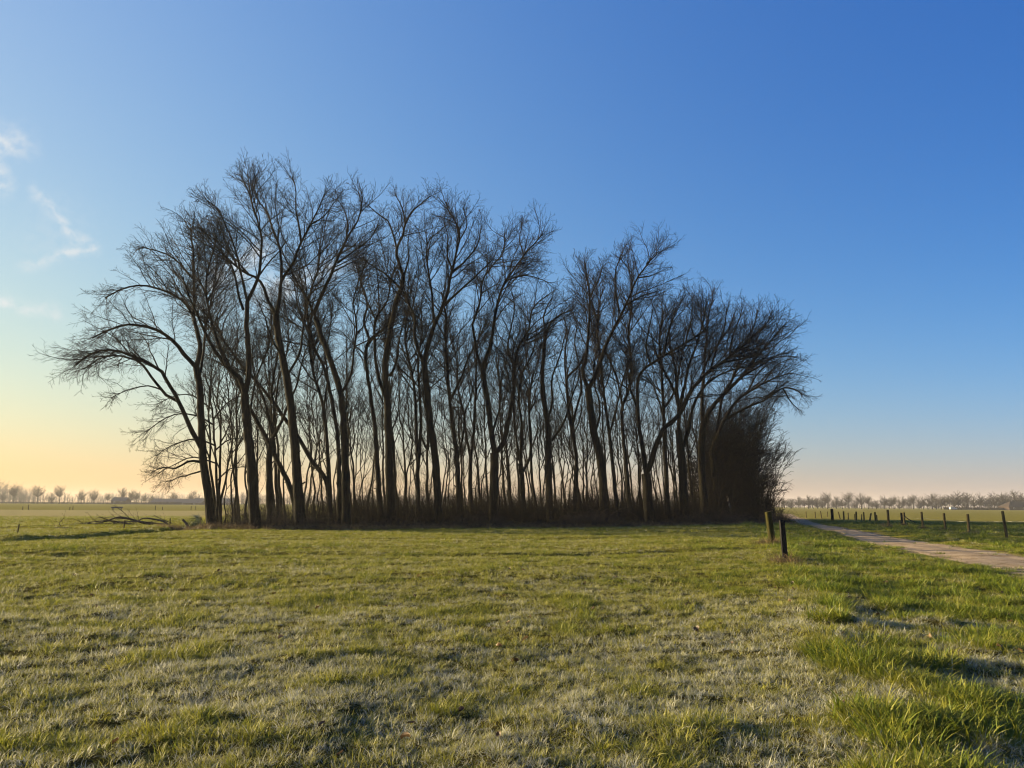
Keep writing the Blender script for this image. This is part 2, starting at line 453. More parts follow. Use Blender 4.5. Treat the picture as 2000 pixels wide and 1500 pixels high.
ax, ay = V[:, 0], V[:, 1]; ar = np.hypot(ax, ay)
pd = np.abs(ax - path_x(ay)) + 0.35 * fbm(ax / 1.3, ay / 1.3, 3)
gd = poly_dist(ax, ay, GROVE)
fattr(gme, 'frost', np.clip(0.5 - 0.008 * ar, 0.12, 1) * sstep(-0.3, 0.5, 0.5 + fbm(ax / 3, ay / 3)))
left_field = sstep(-0.5, -2, ditch_d(ax, ay))
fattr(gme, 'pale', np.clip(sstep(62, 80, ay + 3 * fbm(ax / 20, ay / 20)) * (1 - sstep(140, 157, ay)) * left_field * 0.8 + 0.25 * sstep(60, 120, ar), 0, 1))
fattr(gme, 'thatch', 1 - sstep(16, 45, ar))
fattr(gme, 'dirt', (1 - sstep(path_w(ay) - 0.2, path_w(ay) + 0.6, pd)) * (ay > -40))
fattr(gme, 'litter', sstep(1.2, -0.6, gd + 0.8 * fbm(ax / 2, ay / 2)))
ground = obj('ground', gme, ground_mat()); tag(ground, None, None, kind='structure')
ground['label'] = 'flat frosty pasture stretching to the horizon'

# sandy track
ys = np.concatenate([np.arange(-30, 60, 0.25), np.arange(60, 165, 1.0)])
rows = 13
pv = []
for k in range(rows):
    s = k / (rows - 1) * 2 - 1
    edge = 0.4 * fbm(ys / 1.0 + 40 * (s > 0), ys * 0 + k * 0.01 + (3 if s > 0 else 9), 4, .65) if abs(s) == 1 else 0
    x = path_x(ys) + s * (path_w(ys) + edge)
    z = hgt(x, ys) + 0.012 - 0.016 * (abs(s) == 1) - 0.02 * np.exp(-((abs(s) - 0.55) / 0.15) ** 2) + 0.012
    z = z + 0.007 * fbm(x / .35, ys / .35, 3)
    pv.append(np.stack([x, ys, z], 1))
pv = np.stack(pv, 1); n_, k_ = pv.shape[:2]
a_, b_ = np.meshgrid(np.arange(n_ - 1), np.arange(k_ - 1), indexing='ij')
pq = np.stack([a_ * k_ + b_, a_ * k_ + b_ + 1, (a_ + 1) * k_ + b_ + 1, (a_ + 1) * k_ + b_], -1).reshape(-1, 4)
tag(obj('path', raw_mesh('path', pv.reshape(-1, 3), pq, smooth=True), path_mat()), None, None, kind='structure')


# ------------------------------------------------------------------ grass
def clump_protos(seed, n_proto, blades, spread, hmin, hmax, lay, wid):
    """a few tufts: arrays of blade strips, each curved over"""
    g = np.random.default_rng(seed)
    Vs, Qs, pid, bt = [], [], [], []; n = 0
    for p in range(n_proto):
        nb = blades
        az = g.random(nb) * 2 * PI; rr = spread * np.sqrt(g.random(nb))
        base = np.stack([np.cos(az) * rr, np.sin(az) * rr, np.full(nb, -0.02)], 1)
        L = g.uniform(hmin, hmax, nb)
        d_az = az + g.normal(0, 0.9, nb)
        lean0 = np.abs(g.normal(0.25 + lay * 0.6, 0.3, nb)); bend = g.uniform(0.4, 1.5, nb) * (0.6 + lay)
        w = wid * g.uniform(0.7, 1.3, nb)
        K = 5
        pts = np.zeros((nb, K, 3)); cur = base.copy(); pts[:, 0] = cur
        for k in range(1, K):
            th = np.minimum(lean0 + bend * (k - 0.5) / (K - 1), 1.75)
            st = np.stack([np.sin(th) * np.cos(d_az), np.sin(th) * np.sin(d_az), np.cos(th)], 1)
            cur = cur + st * (L / (K - 1))[:, None]; pts[:, k] = cur
        side = np.stack([-np.sin(d_az), np.cos(d_az), g.normal(0, 0.3, nb)], 1)
        prof = np.array([0.9, 1.0, 0.85, 0.55, 0.06])
        Lf = pts + side[:, None] * (w[:, None] * prof)[:, :, None]; Rt = pts - side[:, None] * (w[:, None] * prof)[:, :, None]
        VV = np.stack([Lf, Rt], 2).reshape(-1, 3)
        i = np.arange(nb)[:, None] * K * 2 + np.arange(K - 1)[None] * 2
        Q = np.stack([i, i + 1, i + 3, i + 2], -1).reshape(-1, 4) + n
        Vs.append(VV); Qs.append(Q); pid.append(np.full(len(VV), p)); bt.append(np.repeat(g.normal(0, 0.19, nb), K * 2)); n += len(VV)
    return np.concatenate(Vs), np.concatenate(Qs), np.concatenate(pid), np.concatenate(bt)


def scatter_object(name, protos, pts, rot, scl, pick, tint, n_proto, mat):
    PV, PQ, pid, bt = protos
    Vall = np.concatenate([PV, pts])
    me = raw_mesh(name, Vall, PQ, smooth=True)
    npv = len(PV)
    z = np.zeros(npv)

    def iattr(nm, v):
        a = me.attributes.new(nm, 'INT', 'POINT'); a.data.foreach_set('value', np.asarray(v, np.int32))
    iattr('pid', np.concatenate([pid, np.full(len(pts), -1)]))
    iattr('pick', np.concatenate([z, pick]))
    fattr(me, 'scl', np.concatenate([z + 1, scl])); fattr(me, 'tint', np.concatenate([z, tint])); fattr(me, 'btint', np.concatenate([bt, np.zeros(len(pts))]))
    a = me.attributes.new('rot', 'FLOAT_VECTOR', 'POINT'); a.data.foreach_set('vector', np.concatenate([np.zeros((npv, 3)), rot]).astype(np.float32).ravel())
    o = obj(name, me, mat)
    ng = bpy.data.node_groups.new(name, 'GeometryNodeTree')
    ng.interface.new_socket('Geometry', in_out='INPUT', socket_type='NodeSocketGeometry')
    ng.interface.new_socket('Geometry', in_out='OUTPUT', socket_type='NodeSocketGeometry')
    N = ng.nodes; L = ng.links
    gi = N.new('NodeGroupInput'); go = N.new('NodeGroupOutput')

    def named(nm, ty):
        q = N.new('GeometryNodeInputNamedAttribute'); q.data_type = ty; q.inputs['Name'].default_value = nm; return q.outputs['Attribute']

    def sel(k):
        cmp = N.new('FunctionNodeCompare'); cmp.data_type = 'INT'; cmp.operation = 'EQUAL'
        ins = [s for s in cmp.inputs if s.type == 'INT']
        L.new(named('pid', 'INT'), ins[0]); ins[1].default_value = k
        sg = N.new('GeometryNodeSeparateGeometry'); sg.domain = 'POINT'
        L.new(gi.outputs[0], sg.inputs['Geometry']); L.new(cmp.outputs[0], sg.inputs['Selection']); return sg.outputs[0]
    join = N.new('GeometryNodeJoinGeometry')
    for k in range(n_proto):
        g2i = N.new('GeometryNodeGeometryToInstance'); L.new(sel(k), g2i.inputs[0]); L.new(g2i.outputs[0], join.inputs[0])
    iop = N.new('GeometryNodeInstanceOnPoints')
    L.new(sel(-1), iop.inputs['Points']); L.new(join.outputs[0], iop.inputs['Instance'])
    iop.inputs['Pick Instance'].default_value = True
    L.new(named('pick', 'INT'), iop.inputs['Instance Index'])
    L.new(named('rot', 'FLOAT_VECTOR'), iop.inputs['Rotation'])
    L.new(named('scl', 'FLOAT'), iop.inputs['Scale'])
    L.new(iop.outputs[0], go.inputs[0])
    md = o.modifiers.new('scatter', 'NODES'); md.node_group = ng
    return o


def fan_points(g, r1, r2, dens, half=40):
    th = math.radians(half)
    n = int(th * (r2 ** 2 - r1 ** 2) * dens)
    r = np.sqrt(g.uniform(r1 ** 2, r2 ** 2, n)); a = g.uniform(-th, th, n)
    return np.sin(a) * r, np.cos(a) * r


gr = np.random.default_rng(21)
fx, fy, fs = [], [], []
for r1, r2, dens, sc in ((2.5, 9, 300, 0.85), (9, 16, 150, 1.0), (16, 28, 65, 1.2), (28, 48, 26, 1.5), (48, 95, 6, 2.0)):
    x, y = fan_points(gr, r1, r2, dens, 62 if r1 < 40 else 48); fx.append(x); fy.append(y); fs.append(np.full(len(x), sc))
x = np.concatenate(fx); y = np.concatenate(fy); s = np.concatenate(fs)
pdp = np.abs(x - path_x(y)) + 0.75 * fbm(x / 0.7, y / 0.7, 3, .7)
keep = ((pdp > path_w(y) + 0.02) | ((pdp > path_w(y) * .55) & (gr.random(len(x)) < .06))) & (poly_dist(x, y, GROVE) > 0.6)
x, y, s = x[keep], y[keep], s[keep]
vd = verge_d(x, y) + 0.5 * fbm(x / 1.5, y / 1.5, 2)
patch = fbm(x / 0.55 + 3, y / 0.55 + 8, 3); patch2 = fbm(x / 0.55 + 31, y / 0.55, 2); broad = fbm(x / 5, y / 5, 2)
for nm, on, lab in (('pasture_grass', vd < 0, 'short frosted pasture grass'), ('verge_grass', vd >= 0, 'taller tufted grass on the verge beside the track')):
    xx, yy, ss, bb = x[on], y[on], s[on], broad[on]
    n = len(xx); verge = nm[0] == 'v'
    pp = patch2[on] * .75 + patch[on] * .35 if verge else patch[on]
    rr = np.hypot(xx, yy)
    tall = sstep(0.05, 0.35, pp + 0.06) if verge else sstep(0.15, 0.6, pp)
    tint = np.clip((0.35 if verge else 0.27) + (0.36 if verge else 0.24) * pp + 0.14 * bb + (0.45 if verge else 0.20) * tall + gr.normal(0, 0.14, n) + 0.24 * sstep(7, 24, rr), 0.0, 1.0)
    sc = ss * gr.uniform(0.7, 1.25, n) * (0.75 + (0.95 if verge else 0.4) * tall)
    near_path = verge & (np.abs(xx - path_x(yy)) < path_w(yy) + 1.2); sc[near_path] *= 0.65
    if verge:
        edge = np.exp(-(verge_d(xx, yy) / 0.8) ** 2); sc *= 1 + 0.25 * edge
        sc = np.where(ss > 1.3, sc * 0.85, sc)
    rot = np.stack([gr.normal(0, 0.18, n), gr.normal(0, 0.18, n), gr.random(n) * 2 * PI], 1)
    pr = clump_protos(4 + verge, 6, 40 if not verge else 50, 0.085, 0.05, 0.13 if not verge else 0.135, 0.55 if not verge else 0.5, 0.0024)
    o = scatter_object(nm, pr, np.stack([xx, yy, hgt(xx, yy)], 1), rot, sc, gr.integers(0, 6, n), tint, 6, M_grass)
    tag(o, lab, 'grass', kind='stuff')


# fallen leaves caught in the grass
LV, LQ, LP_, n = [], [], [], 0
for k in range(4):
    w, l, c = 0.018 + .004 * k, 0.05 + .008 * k, 0.012
    prof = [(-l / 2, .15), (-l / 5, .9), (l / 6, 1.0), (l / 2, .12)]
    vv = []
    for x_, f_ in prof:
        for sd in (-1, 0, 1): vv.append((x_, sd * w * f_, .03 + c * abs(sd) * (1 + .4 * k) + .01 * math.sin(x_ * 60 + k)))
    LV += vv; LP_ += [k] * 12
    for i in range(3):
        for j in range(2): LQ.append((n + i * 3 + j, n + i * 3 + j + 1, n + i * 3 + j + 4, n + i * 3 + j + 3))
    n += 12
g = np.random.default_rng(8); x, y = fan_points(g, 3, 20, 1.1); sel_ = (g.random(len(x)) < np.where(verge_d(x, y) > -.5, .9, .3)) & (np.abs(x - path_x(y)) > 1.6); x, y = x[sel_], y[sel_]; m_ = len(x)
M_leaf = blade_mat('dead_leaf', [(0, (0.05, 0.03, 0.014)), (0.5, (0.10, 0.06, 0.03)), (1, (0.17, 0.11, 0.055))], 0.15)
o = scatter_object('dead_leaves', (np.array(LV), np.array(LQ), np.array(LP_), np.zeros(len(LV))), np.stack([x, y, hgt(x, y) + .01], 1), np.stack([g.normal(0, .5, m_), g.normal(0, .5, m_), g.random(m_) * 6.28], 1),
                   g.uniform(.7, 1.4, m_), g.integers(0, 4, m_), g.random(m_), 4, M_leaf)
tag(o, 'brown dead leaves scattered through the foreground grass', 'leaves', kind='stuff')


# ------------------------------------------------------------------ trees
def unit(v): return v / (np.linalg.norm(v, axis=-1, keepdims=True) + 1e-9)


def smooth_line(pts, n):
    pts = np.asarray(pts, float); q = np.vstack([2 * pts[0] - pts[1], pts, 2 * pts[-1] - pts[-2]])
    d = np.r_[0, np.cumsum(np.linalg.norm(np.diff(pts, axis=0), axis=1))]
    out = []
    for s in np.linspace(0, d[-1], n):
        i = min(max(np.searchsorted(d, s, 'right') - 1, 0), len(pts) - 2)
        t = (s - d[i]) / (d[i + 1] - d[i] + 1e-9)
        p0, p1, p2, p3 = q[i], q[i + 1], q[i + 2], q[i + 3]
        out.append(0.5 * (2 * p1 + (p2 - p0) * t + (2 * p0 - 5 * p1 + 4 * p2 - p3) * t * t + (3 * p1 - p0 - 3 * p2 + p3) * t ** 3))
    return np.array(out)


def sprout(g, P, R, spacing, t0, lmin, lmax, ratio, ang, up, K, rl, wob=0.12, taper=0.6, tipr=0.25, bias=None):
    """side shoots along every curve of P; returns their curves and radii"""
    N, Kp, _ = P.shape
    seg = np.linalg.norm(np.diff(P, axis=1), axis=2).sum(1)
    cnt = np.maximum(1, np.round(seg * (1 - t0) / spacing)).astype(int)
    idx = np.repeat(np.arange(N), cnt); m = len(idx)
    j = np.arange(m) - np.repeat(np.cumsum(cnt) - cnt, cnt)
    t = np.clip(t0 + (1 - t0) * (j + g.random(m)) / cnt[idx], 0, 0.999)
    f = t * (Kp - 1); i0 = f.astype(int); fr = (f - i0)[:, None]
    pos = P[idx, i0] * (1 - fr) + P[idx, i0 + 1] * fr
    rp = R[idx, i0] * (1 - fr[:, 0]) + R[idx, i0 + 1] * fr[:, 0]
    tan = unit(P[idx, i0 + 1] - P[idx, i0])
    a = unit(np.cross(tan, unit(g.normal(size=(m, 3))))); b = np.cross(tan, a)
    az = j * 2.4 + g.normal(0, 0.5, m)
    perp = a * np.cos(az)[:, None] + b * np.sin(az)[:, None]
    th = g.uniform(ang[0], ang[1], m)[:, None]
    d = unit(np.cos(th) * tan + np.sin(th) * perp)
    L = np.clip(seg[idx] * ratio * (1 - taper * t), lmin, lmax) * g.uniform(0.6, 1.25, m)
    pts = np.empty((m, K, 3)); pts[:, 0] = pos; cur = pos
    upd = np.array([0, 0, up]) + (0 if bias is None else np.asarray(bias))
    for k in range(1, K):
        d = unit(d + upd / (K - 1) * 1.6 + g.normal(0, wob, (m, 3)))
        cur = cur + d * (L / (K - 1))[:, None]; pts[:, k] = cur
    r = np.minimum(rp * 0.72, L * rl)
    rad = r[:, None] * (1 - (1 - tipr) * np.linspace(0, 1, K)[None])
    return pts, rad


def crown_mesh(g, limbs, name, s1=0.34, s2=0.205, s3=0.13, t0=0.2, L1=(1.1, 4.6), r1=0.60, up=0.16, bias=None, thick=1.0, lim0=None, fan=True):
    """branches, branchlets and twigs growing from the limbs [(pts, rad)], with a few leaders at each limb's end"""
    mb = MB(); As = []
    for q, (p, r) in enumerate(limbs):
        tt = t0 if lim0 is None else lim0[q]
        if tt >= 1: continue
        As.append(sprout(g, p[None], r[None], s1, tt, L1[0], L1[1], r1, (0.40, 0.95), up, 9, 0.0115 * thick, 0.12, 0.68, 0.3, bias))
        if fan:
            ln = np.linalg.norm(np.diff(p, axis=0), axis=1).sum()
            As.append(sprout(g, p[None], r[None], ln * .2 / 7, .8, 0.9, 1.65, .35, (0.12, 0.8), up * .6, 9, 0.011 * thick, 0.10, 0.1, 0.3, bias))
    A = (np.concatenate([a[0] for a in As]), np.concatenate([a[1] for a in As]))
    B = sprout(g, A[0], A[1], s2, 0.15, 0.45, 1.9, 0.46, (0.45, 1.0), up * 0.6, 6, 0.010 * thick, 0.12, 0.5, 0.35, bias)
    T = sprout(g, B[0], B[1], s3, 0.10, 0.16, 0.55, 0.42, (0.45, 1.05), up * 0.5, 3, 0.011 * thick, 0.12, 0.35, 0.45, bias)
    mn = 0.0068 * thick
    mb.tubes(A[0], np.maximum(A[1], mn * 1.3), 5); mb.tubes(B[0], np.maximum(B[1], mn), 3); mb.tubes(T[0], np.maximum(T[1], mn * 0.8), 3)
    return mb.mesh(name)


def limb_radius(g, n, w0, w1, base=False):
    t = np.linspace(0, 1, n)
    r = w0 + (w1 - w0) * t ** 0.85
    r = r * (1 + 0.05 * np.sin(t * 23 + g.random() * 6) * g.random() + g.normal(0, 0.02, n))
    if base: r = r * (1 + 0.5 * np.exp(-t * 22) )
    return np.maximum(r, 0.006)


def big_tree(Y, stems, label, seed, group='tall bare trees at the front of the grove', name='bare_tree', crown={}, cat='tree', mat=None):
    """stems: [(pixel polyline, width px start, width px end, depth drift, first twig t)] ; the first one stands on the ground"""
    g = np.random.default_rng(seed)
    u, v = stems[0][0][0]
    base = P3(u, v, Y); bx = base[0]; bz = float(hgt(bx, Y))
    root = empty(name, (bx, Y, bz)); tag(root, label, cat, group)
    org = np.array([bx, Y, bz]); px = Y / F
    limbs = []; t0s = []; mb = MB()
    for k, st in enumerate(stems):
        pl, w0, w1, drift, tt = st
        pts = []
        y0 = Y
        if k and drift[0] is not None: y0 = Y + drift[0]
        cum = 0
        for q, (a, b) in enumerate(pl):
            if q: cum += math.hypot(a - pl[q - 1][0], b - pl[q - 1][1]) * px
            pts.append(P3(a, b, y0 + cum * drift[1]))
        pts = np.array(pts)
        if k == 0: pts[0] = (pts[0][0], pts[0][1], bz - 0.25)
        ln = np.linalg.norm(np.diff(pts, axis=0), axis=1).sum()
        n = max(8, int(ln / 0.5))
        w0, w1 = w0 * .93, w1 * .95
        p = smooth_line(pts, n) - org
        p[2:-1] += g.normal(0, 0.018, (n - 3, 3))
        r = limb_radius(g, n, w0 * px / 2, w1 * px / 2, k == 0)
        mb.tubes(p[None], r[None], 9)
        limbs.append((p, r)); t0s.append(tt)
        if w0 > 9:                                  # broken stubs and burrs
            sb = sprout(g, p[None], r[None], 1.9, .12, .12, .5, .1, (.7, 1.3), .1, 4, .09, .2, .3, .75)
            mb.tubes(sb[0], np.minimum(sb[1], .05), 6, cap=True)
    obj('trunk', mb.mesh('trunk', True), mat or M_bark, root)
    obj('crown', crown_mesh(g, limbs, 'crown', lim0=t0s, **crown), M_twig, root)
    return root


# each tree: trunk and main limbs traced, with their own distance and drift in depth
TR = []
D = (0, 0.0)


def T(Y, label, *stems, **kw): TR.append((Y, label, stems, kw))


T(50, 'leftmost trunk of the grove, its limbs arching far out to the left',
  ([(415, 1031), (405, 960), (396, 890), (393, 823), (390, 762), (383, 717)], 19, 13, (0, 0.01), 1),
  ([(383, 717), (362, 694), (337, 664), (310, 647), (283, 637), (250, 633), (217, 643), (180, 660)], 10, 3, (0, -0.25), .25),
  ([(383, 717), (392, 680), (385, 650), (378, 620), (380, 583), (378, 533), (377, 487), (372, 445)], 11, 3, (0, 0.1), .3),
  ([(381, 625), (363, 593), (340, 577), (307, 563), (267, 557), (233, 567), (205, 582)], 6, 2.5, (0, -0.2), .2),
  ([(378, 545), (357, 523), (333, 500), (307, 490), (275, 482)], 5, 2, (0, 0.25), .2),
  ([(393, 875), (366, 823), (350, 785), (335, 760), (318, 730), (300, 715), (280, 703), (257, 695), (223, 684), (190, 686), (168, 697), (148, 712)], 11, 3, (0, -0.3), .45),
  ([(350, 785), (320, 767), (295, 735), (278, 712), (255, 700), (225, 695), (195, 700), (165, 720)], 7, 2.5, (-.6, 0.15), .5),
  ([(317, 762), (292, 754), (265, 757), (240, 765), (217, 777)], 3.5, 1.5, (-.8, 0.2), .3),
  ([(391, 902), (370, 900), (357, 907), (342, 916), (322, 912), (305, 918)], 6, 2, (0, -0.3), .2),
  ([(393, 920), (370, 927), (350, 932), (325, 941)], 4, 1.5, (0, 0.3), .2),
  ([(388, 745), (398, 690), (402, 640), (412, 590), (420, 540), (425, 500)], 6, 2, (0, 0.3), .35),
  crown=dict(up=0.03, L1=(1.2, 3.6), s1=.28))
T(53, 'bushy small tree behind the leftmost trunk, its twigs spread level to the left',
  ([(424, 1028), (424, 950), (420, 880), (416, 820), (410, 770), (400, 730)], 7, 2.5, (0, 0.02), .5),
  ([(417, 830), (385, 812), (350, 808), (315, 822), (285, 845)], 4, 1.5, (0, .1), .15),
  ([(420, 870), (385, 858), (345, 866), (305, 890)], 4, 1.5, (0, -.1), .15),
  ([(422, 905), (380, 893), (345, 905), (310, 925)], 3.5, 1.5, (0, .2), .15),
  ([(415, 800), (380, 775), (345, 772), (305, 790)], 3.5, 1.5, (0, .2), .15),
  ([(420, 880), (445, 860), (475, 855), (500, 862)], 3.5, 1.5, (0, .2), .15),
  ([(416, 820), (440, 790), (465, 775), (490, 770)], 3.5, 1.5, (0, .2), .15),
  ([(423, 940), (450, 915), (480, 912)], 3, 1.5, (0, .2), .15),
  crown=dict(up=0.0, L1=(.8, 2.0)))
T(48, 'stout forked trunk, second from the left among the front trees',
  ([(499, 1034), (491, 920), (483, 837), (478, 770)], 24, 17, (0, 0.01), 1),
  ([(478, 770), (486, 730), (485, 680), (481, 633), (483, 588)], 13, 9, (0, 0.03), 1),
  ([(483, 588), (502, 548), (510, 500), (510, 460), (496, 407), (484, 372), (472, 345)], 8, 2, (0.4, 0.1), .25),
  ([(483, 588), (470, 535), (457, 479), (438, 433), (425, 407), (400, 388)], 6, 2, (.4, -0.2), .25),
  ([(475, 605), (465, 572), (454, 521), (430, 492), (403, 478), (380, 462)], 6, 2, (.3, 0.2), .3),
  ([(505, 540), (525, 512), (547, 489), (560, 465)], 4, 1.5, (.6, .3), .2),
  ([(478, 770), (467, 738), (443, 715), (422, 688), (403, 655), (388, 620), (370, 580), (355, 540)], 11, 2.5, (0, -0.15), .45),
  ([(443, 715), (425, 670), (412, 620), (402, 570), (408, 520), (420, 480), (418, 440)], 7, 2, (-.6, 0.25), .3))
T(55, 'dark trunk leaning steeply left, crossing behind the thick third trunk',
  ([(584, 1022), (571, 965), (537, 890), (513, 842), (489, 800), (470, 760), (447, 715), (427, 670), (412, 630)], 13, 5, (0, 0.03), .75),
  ([(489, 800), (500, 740), (520, 690), (530, 640), (528, 590)], 5, 2, (1, 0.2), .4))
T(49, 'thick tall trunk with wide open crown, third of the front row',
  ([(588, 1034), (579, 917), (571, 823), (563, 757), (550, 690), (542, 655), (539, 615)], 23, 13, (0, 0.01), 1),
  ([(539, 615), (547, 580), (550, 548), (574, 511), (588, 473), (606, 439), (622, 408), (634, 378)], 9, 2.2, (.3, -0.08), .3),
  ([(539, 615), (521, 580), (508, 548), (478, 532), (451, 511), (430, 489), (408, 465), (390, 440)], 8, 2, (.3, 0.2), .3),
  ([(550, 548), (547, 487), (534, 452), (521, 415), (501, 385), (492, 357)], 7, 2, (.5, 0.15), .25),
  ([(588, 473), (584, 440), (577, 407), (577, 370), (571, 345)], 5, 1.8, (.5, 0.1), .2),
  ([(560, 735), (585, 690), (592, 640), (598, 590), (596, 545), (585, 500)], 6, 2, (0, 0.3), .35),
  ([(553, 700), (530, 660), (518, 620), (505, 590)], 5, 2, (0, -.3), .4),
  ([(606, 439), (630, 425), (650, 400), (660, 385)], 3.5, 1.5, (.5, .2), .2))
T(57, 'dark bough-like trunk sloping up left between third and fourth trunks',
  ([(648, 1015), (638, 941), (611, 903), (585, 858), (560, 822), (537, 791), (502, 746), (470, 711), (440, 668), (420, 630)], 12, 4, (0, 0.03), .7),
  ([(537, 791), (545, 740), (560, 690), (563, 640), (556, 590)], 4.5, 2, (1.2, .2), .4))
T(54, 'short forked trunk splitting into a V behind the third trunk',
  ([(527, 1026), (526, 940), (526, 890), (533, 855)], 16, 12, (0, 0), 1),
  ([(533, 855), (523, 810), (515, 778), (500, 743), (492, 700), (497, 650)], 7, 2, (0, .2), .4),
  ([(533, 855), (550, 823), (562, 790), (580, 750), (590, 705), (607, 660)], 7, 2, (0, -.15), .4),
  ([(531, 860), (535, 800), (530, 760), (540, 710), (545, 660)], 6, 2, (0, .3), .4))
T(50, 'tall trunk bending left then forking wide, fourth of the front row',
  ([(677, 1032), (673, 890), (669, 797), (659, 743), (645, 703), (630, 662), (616, 620)], 18, 10, (0, 0.01), 1),
  ([(616, 620), (600, 583), (583, 557), (570, 530), (558, 505), (545, 480)], 6, 2, (.2, 0.15), .25),
  ([(613, 612), (635, 562), (656, 514), (675, 471), (699, 431), (707, 395), (705, 372)], 9, 2, (.2, -0.1), .3),
  ([(659, 514), (691, 490), (720, 469), (740, 440)], 4.5, 1.8, (.2, .2), .2),
  ([(675, 471), (680, 440), (672, 410), (660, 390)], 3.5, 1.5, (.2, .2), .2),
  ([(665, 770), (685, 735), (690, 690), (697, 640), (690, 590), (704, 540), (715, 515)], 6, 2, (0, 0.25), .35))
T(53, 'slimmer trunk leaning left just behind the fourth front trunk',
  ([(664, 1026), (661, 879), (653, 810), (635, 725), (613, 677), (604, 640), (600, 600), (610, 560), (622, 520), (625, 480)], 12, 3, (0, 0.05), .6),
  ([(606, 655), (585, 610), (578, 570), (570, 530)], 5, 2, (1, .1), .3))
T(54, 'slender trunk with twin upper stems left of the fourth front trunk',
  ([(648, 1027), (640, 890), (632, 799), (616, 743), (608, 703), (604, 660), (610, 610)], 11, 4, (0, 0.04), .6),
  ([(632, 799), (640, 740), (636, 690), (645, 640), (650, 590)], 5, 2, (0, .2), .35))
T(58, 'trunk with a crooked top beside the fifth thick trunk',
  ([(745, 1020), (733, 850), (725, 783), (717, 730), (714, 690), (722, 664), (740, 650), (765, 630)], 13, 5, (0, 0.02), .7),
  ([(722, 664), (712, 630), (717, 589), (705, 550), (712, 515)], 6, 2, (.5, .2), .3))
T(56, 'thick trunk rising into an S-bent leader with broad top, fifth in front',
  ([(765, 1028), (760, 890), (756, 783), (752, 725), (753, 700), (760, 660), (771, 600), (784, 562), (788, 538)], 20, 9, (0, 0.01), 1),
  ([(788, 538), (779, 514), (775, 485), (787, 461), (792, 437), (805, 413), (825, 395), (840, 383)], 8, 2, (.4, -0.1), .25),
  ([(776, 490), (768, 458), (757, 431), (735, 416), (718, 400)], 5, 1.8, (.4, 0.2), .25),
  ([(789, 538), (799, 503), (796, 475), (800, 450)], 4.5, 1.8, (.4, .3), .25),
  ([(792, 437), (785, 405), (772, 380)], 4, 1.5, (.4, .1), .1),
  ([(756, 783), (740, 740), (733, 700), (731, 650), (733, 623), (755, 591), (763, 557), (772, 512)], 9, 2, (0, 0.12), .4),
  ([(733, 623), (717, 589), (705, 560), (700, 530)], 4, 1.6, (.7, .3), .2),
  ([(762, 735), (775, 705), (780, 660), (790, 620)], 6, 2, (0, -.3), .3))
T(60, 'paired thin trunks merging low, left of the sixth thick trunk',
  ([(817, 1020), (816, 917), (813, 837), (811, 778), (805, 730), (795, 690), (791, 640), (800, 590)], 10, 3, (0, 0.04), .5),
  ([(816, 917), (822, 837), (820, 778), (817, 703), (825, 650), (822, 600)], 8, 2.5, (0, .1), .45),
  ([(822, 850), (836, 880), (836, 820), (830, 760)], 5, 2, (0, .3), .5))
T(55, 'thick trunk with ivy-green foot forking into a tall V, sixth in front',
  ([(857, 1034), (851, 903), (840, 823), (832, 743), (828, 706)], 17, 13, (0, 0.01), 1),
  ([(828, 706), (819, 690), (809, 655), (811, 623), (797, 591), (784, 565), (749, 533), (715, 511), (693, 482)], 8, 2, (0, 0.12), .35),
  ([(828, 706), (845, 645), (861, 607), (872, 578), (882, 531), (890, 499), (897, 470), (895, 443), (878, 415), (872, 395)], 11, 2, (0, -0.05), .4),
  ([(882, 531), (903, 515), (922, 494), (935, 472), (940, 440)], 5, 1.8, (-.5, .2), .2),
  ([(868, 595), (903, 563), (938, 531), (960, 508)], 6, 2, (-.4, -.2), .3),
  ([(848, 631), (843, 570), (837, 530), (832, 495), (838, 469), (858, 452), (872, 440)], 6, 1.8, (-.2, .25), .3),
  ([(884, 527), (873, 497), (875, 462), (868, 435)], 4, 1.6, (-.5, .1), .2),
  ([(897, 470), (912, 440), (905, 405)], 3.5, 1.5, (-.5, .3), .2))
T(60, 'straight trunk between the sixth and seventh thick trunks, tilted left',
  ([(899, 1016), (893, 903), (887, 850), (879, 783), (873, 717), (870, 663), (871, 620), (862, 570)], 13, 3.5, (0, 0.02), .55),
  ([(879, 783), (900, 740), (915, 700), (935, 660), (950, 625)], 6, 2, (0, .15), .3),
  ([(893, 900), (905, 850), (908, 810), (925, 760)], 5, 2, (0, -.2), .4))
T(64, 'Y-shaped slim trunk left of the seventh thick trunk',
  ([(922, 1013), (919, 940), (919, 895)], 10, 8, (0, 0), 1),
  ([(919, 895), (911, 850), (906, 810), (895, 760), (893, 710), (880, 660)], 6, 2, (0, .2), .4),
  ([(919, 895), (927, 823), (930, 740), (931, 690), (940, 630)], 7, 2.2, (0, -.1), .4))
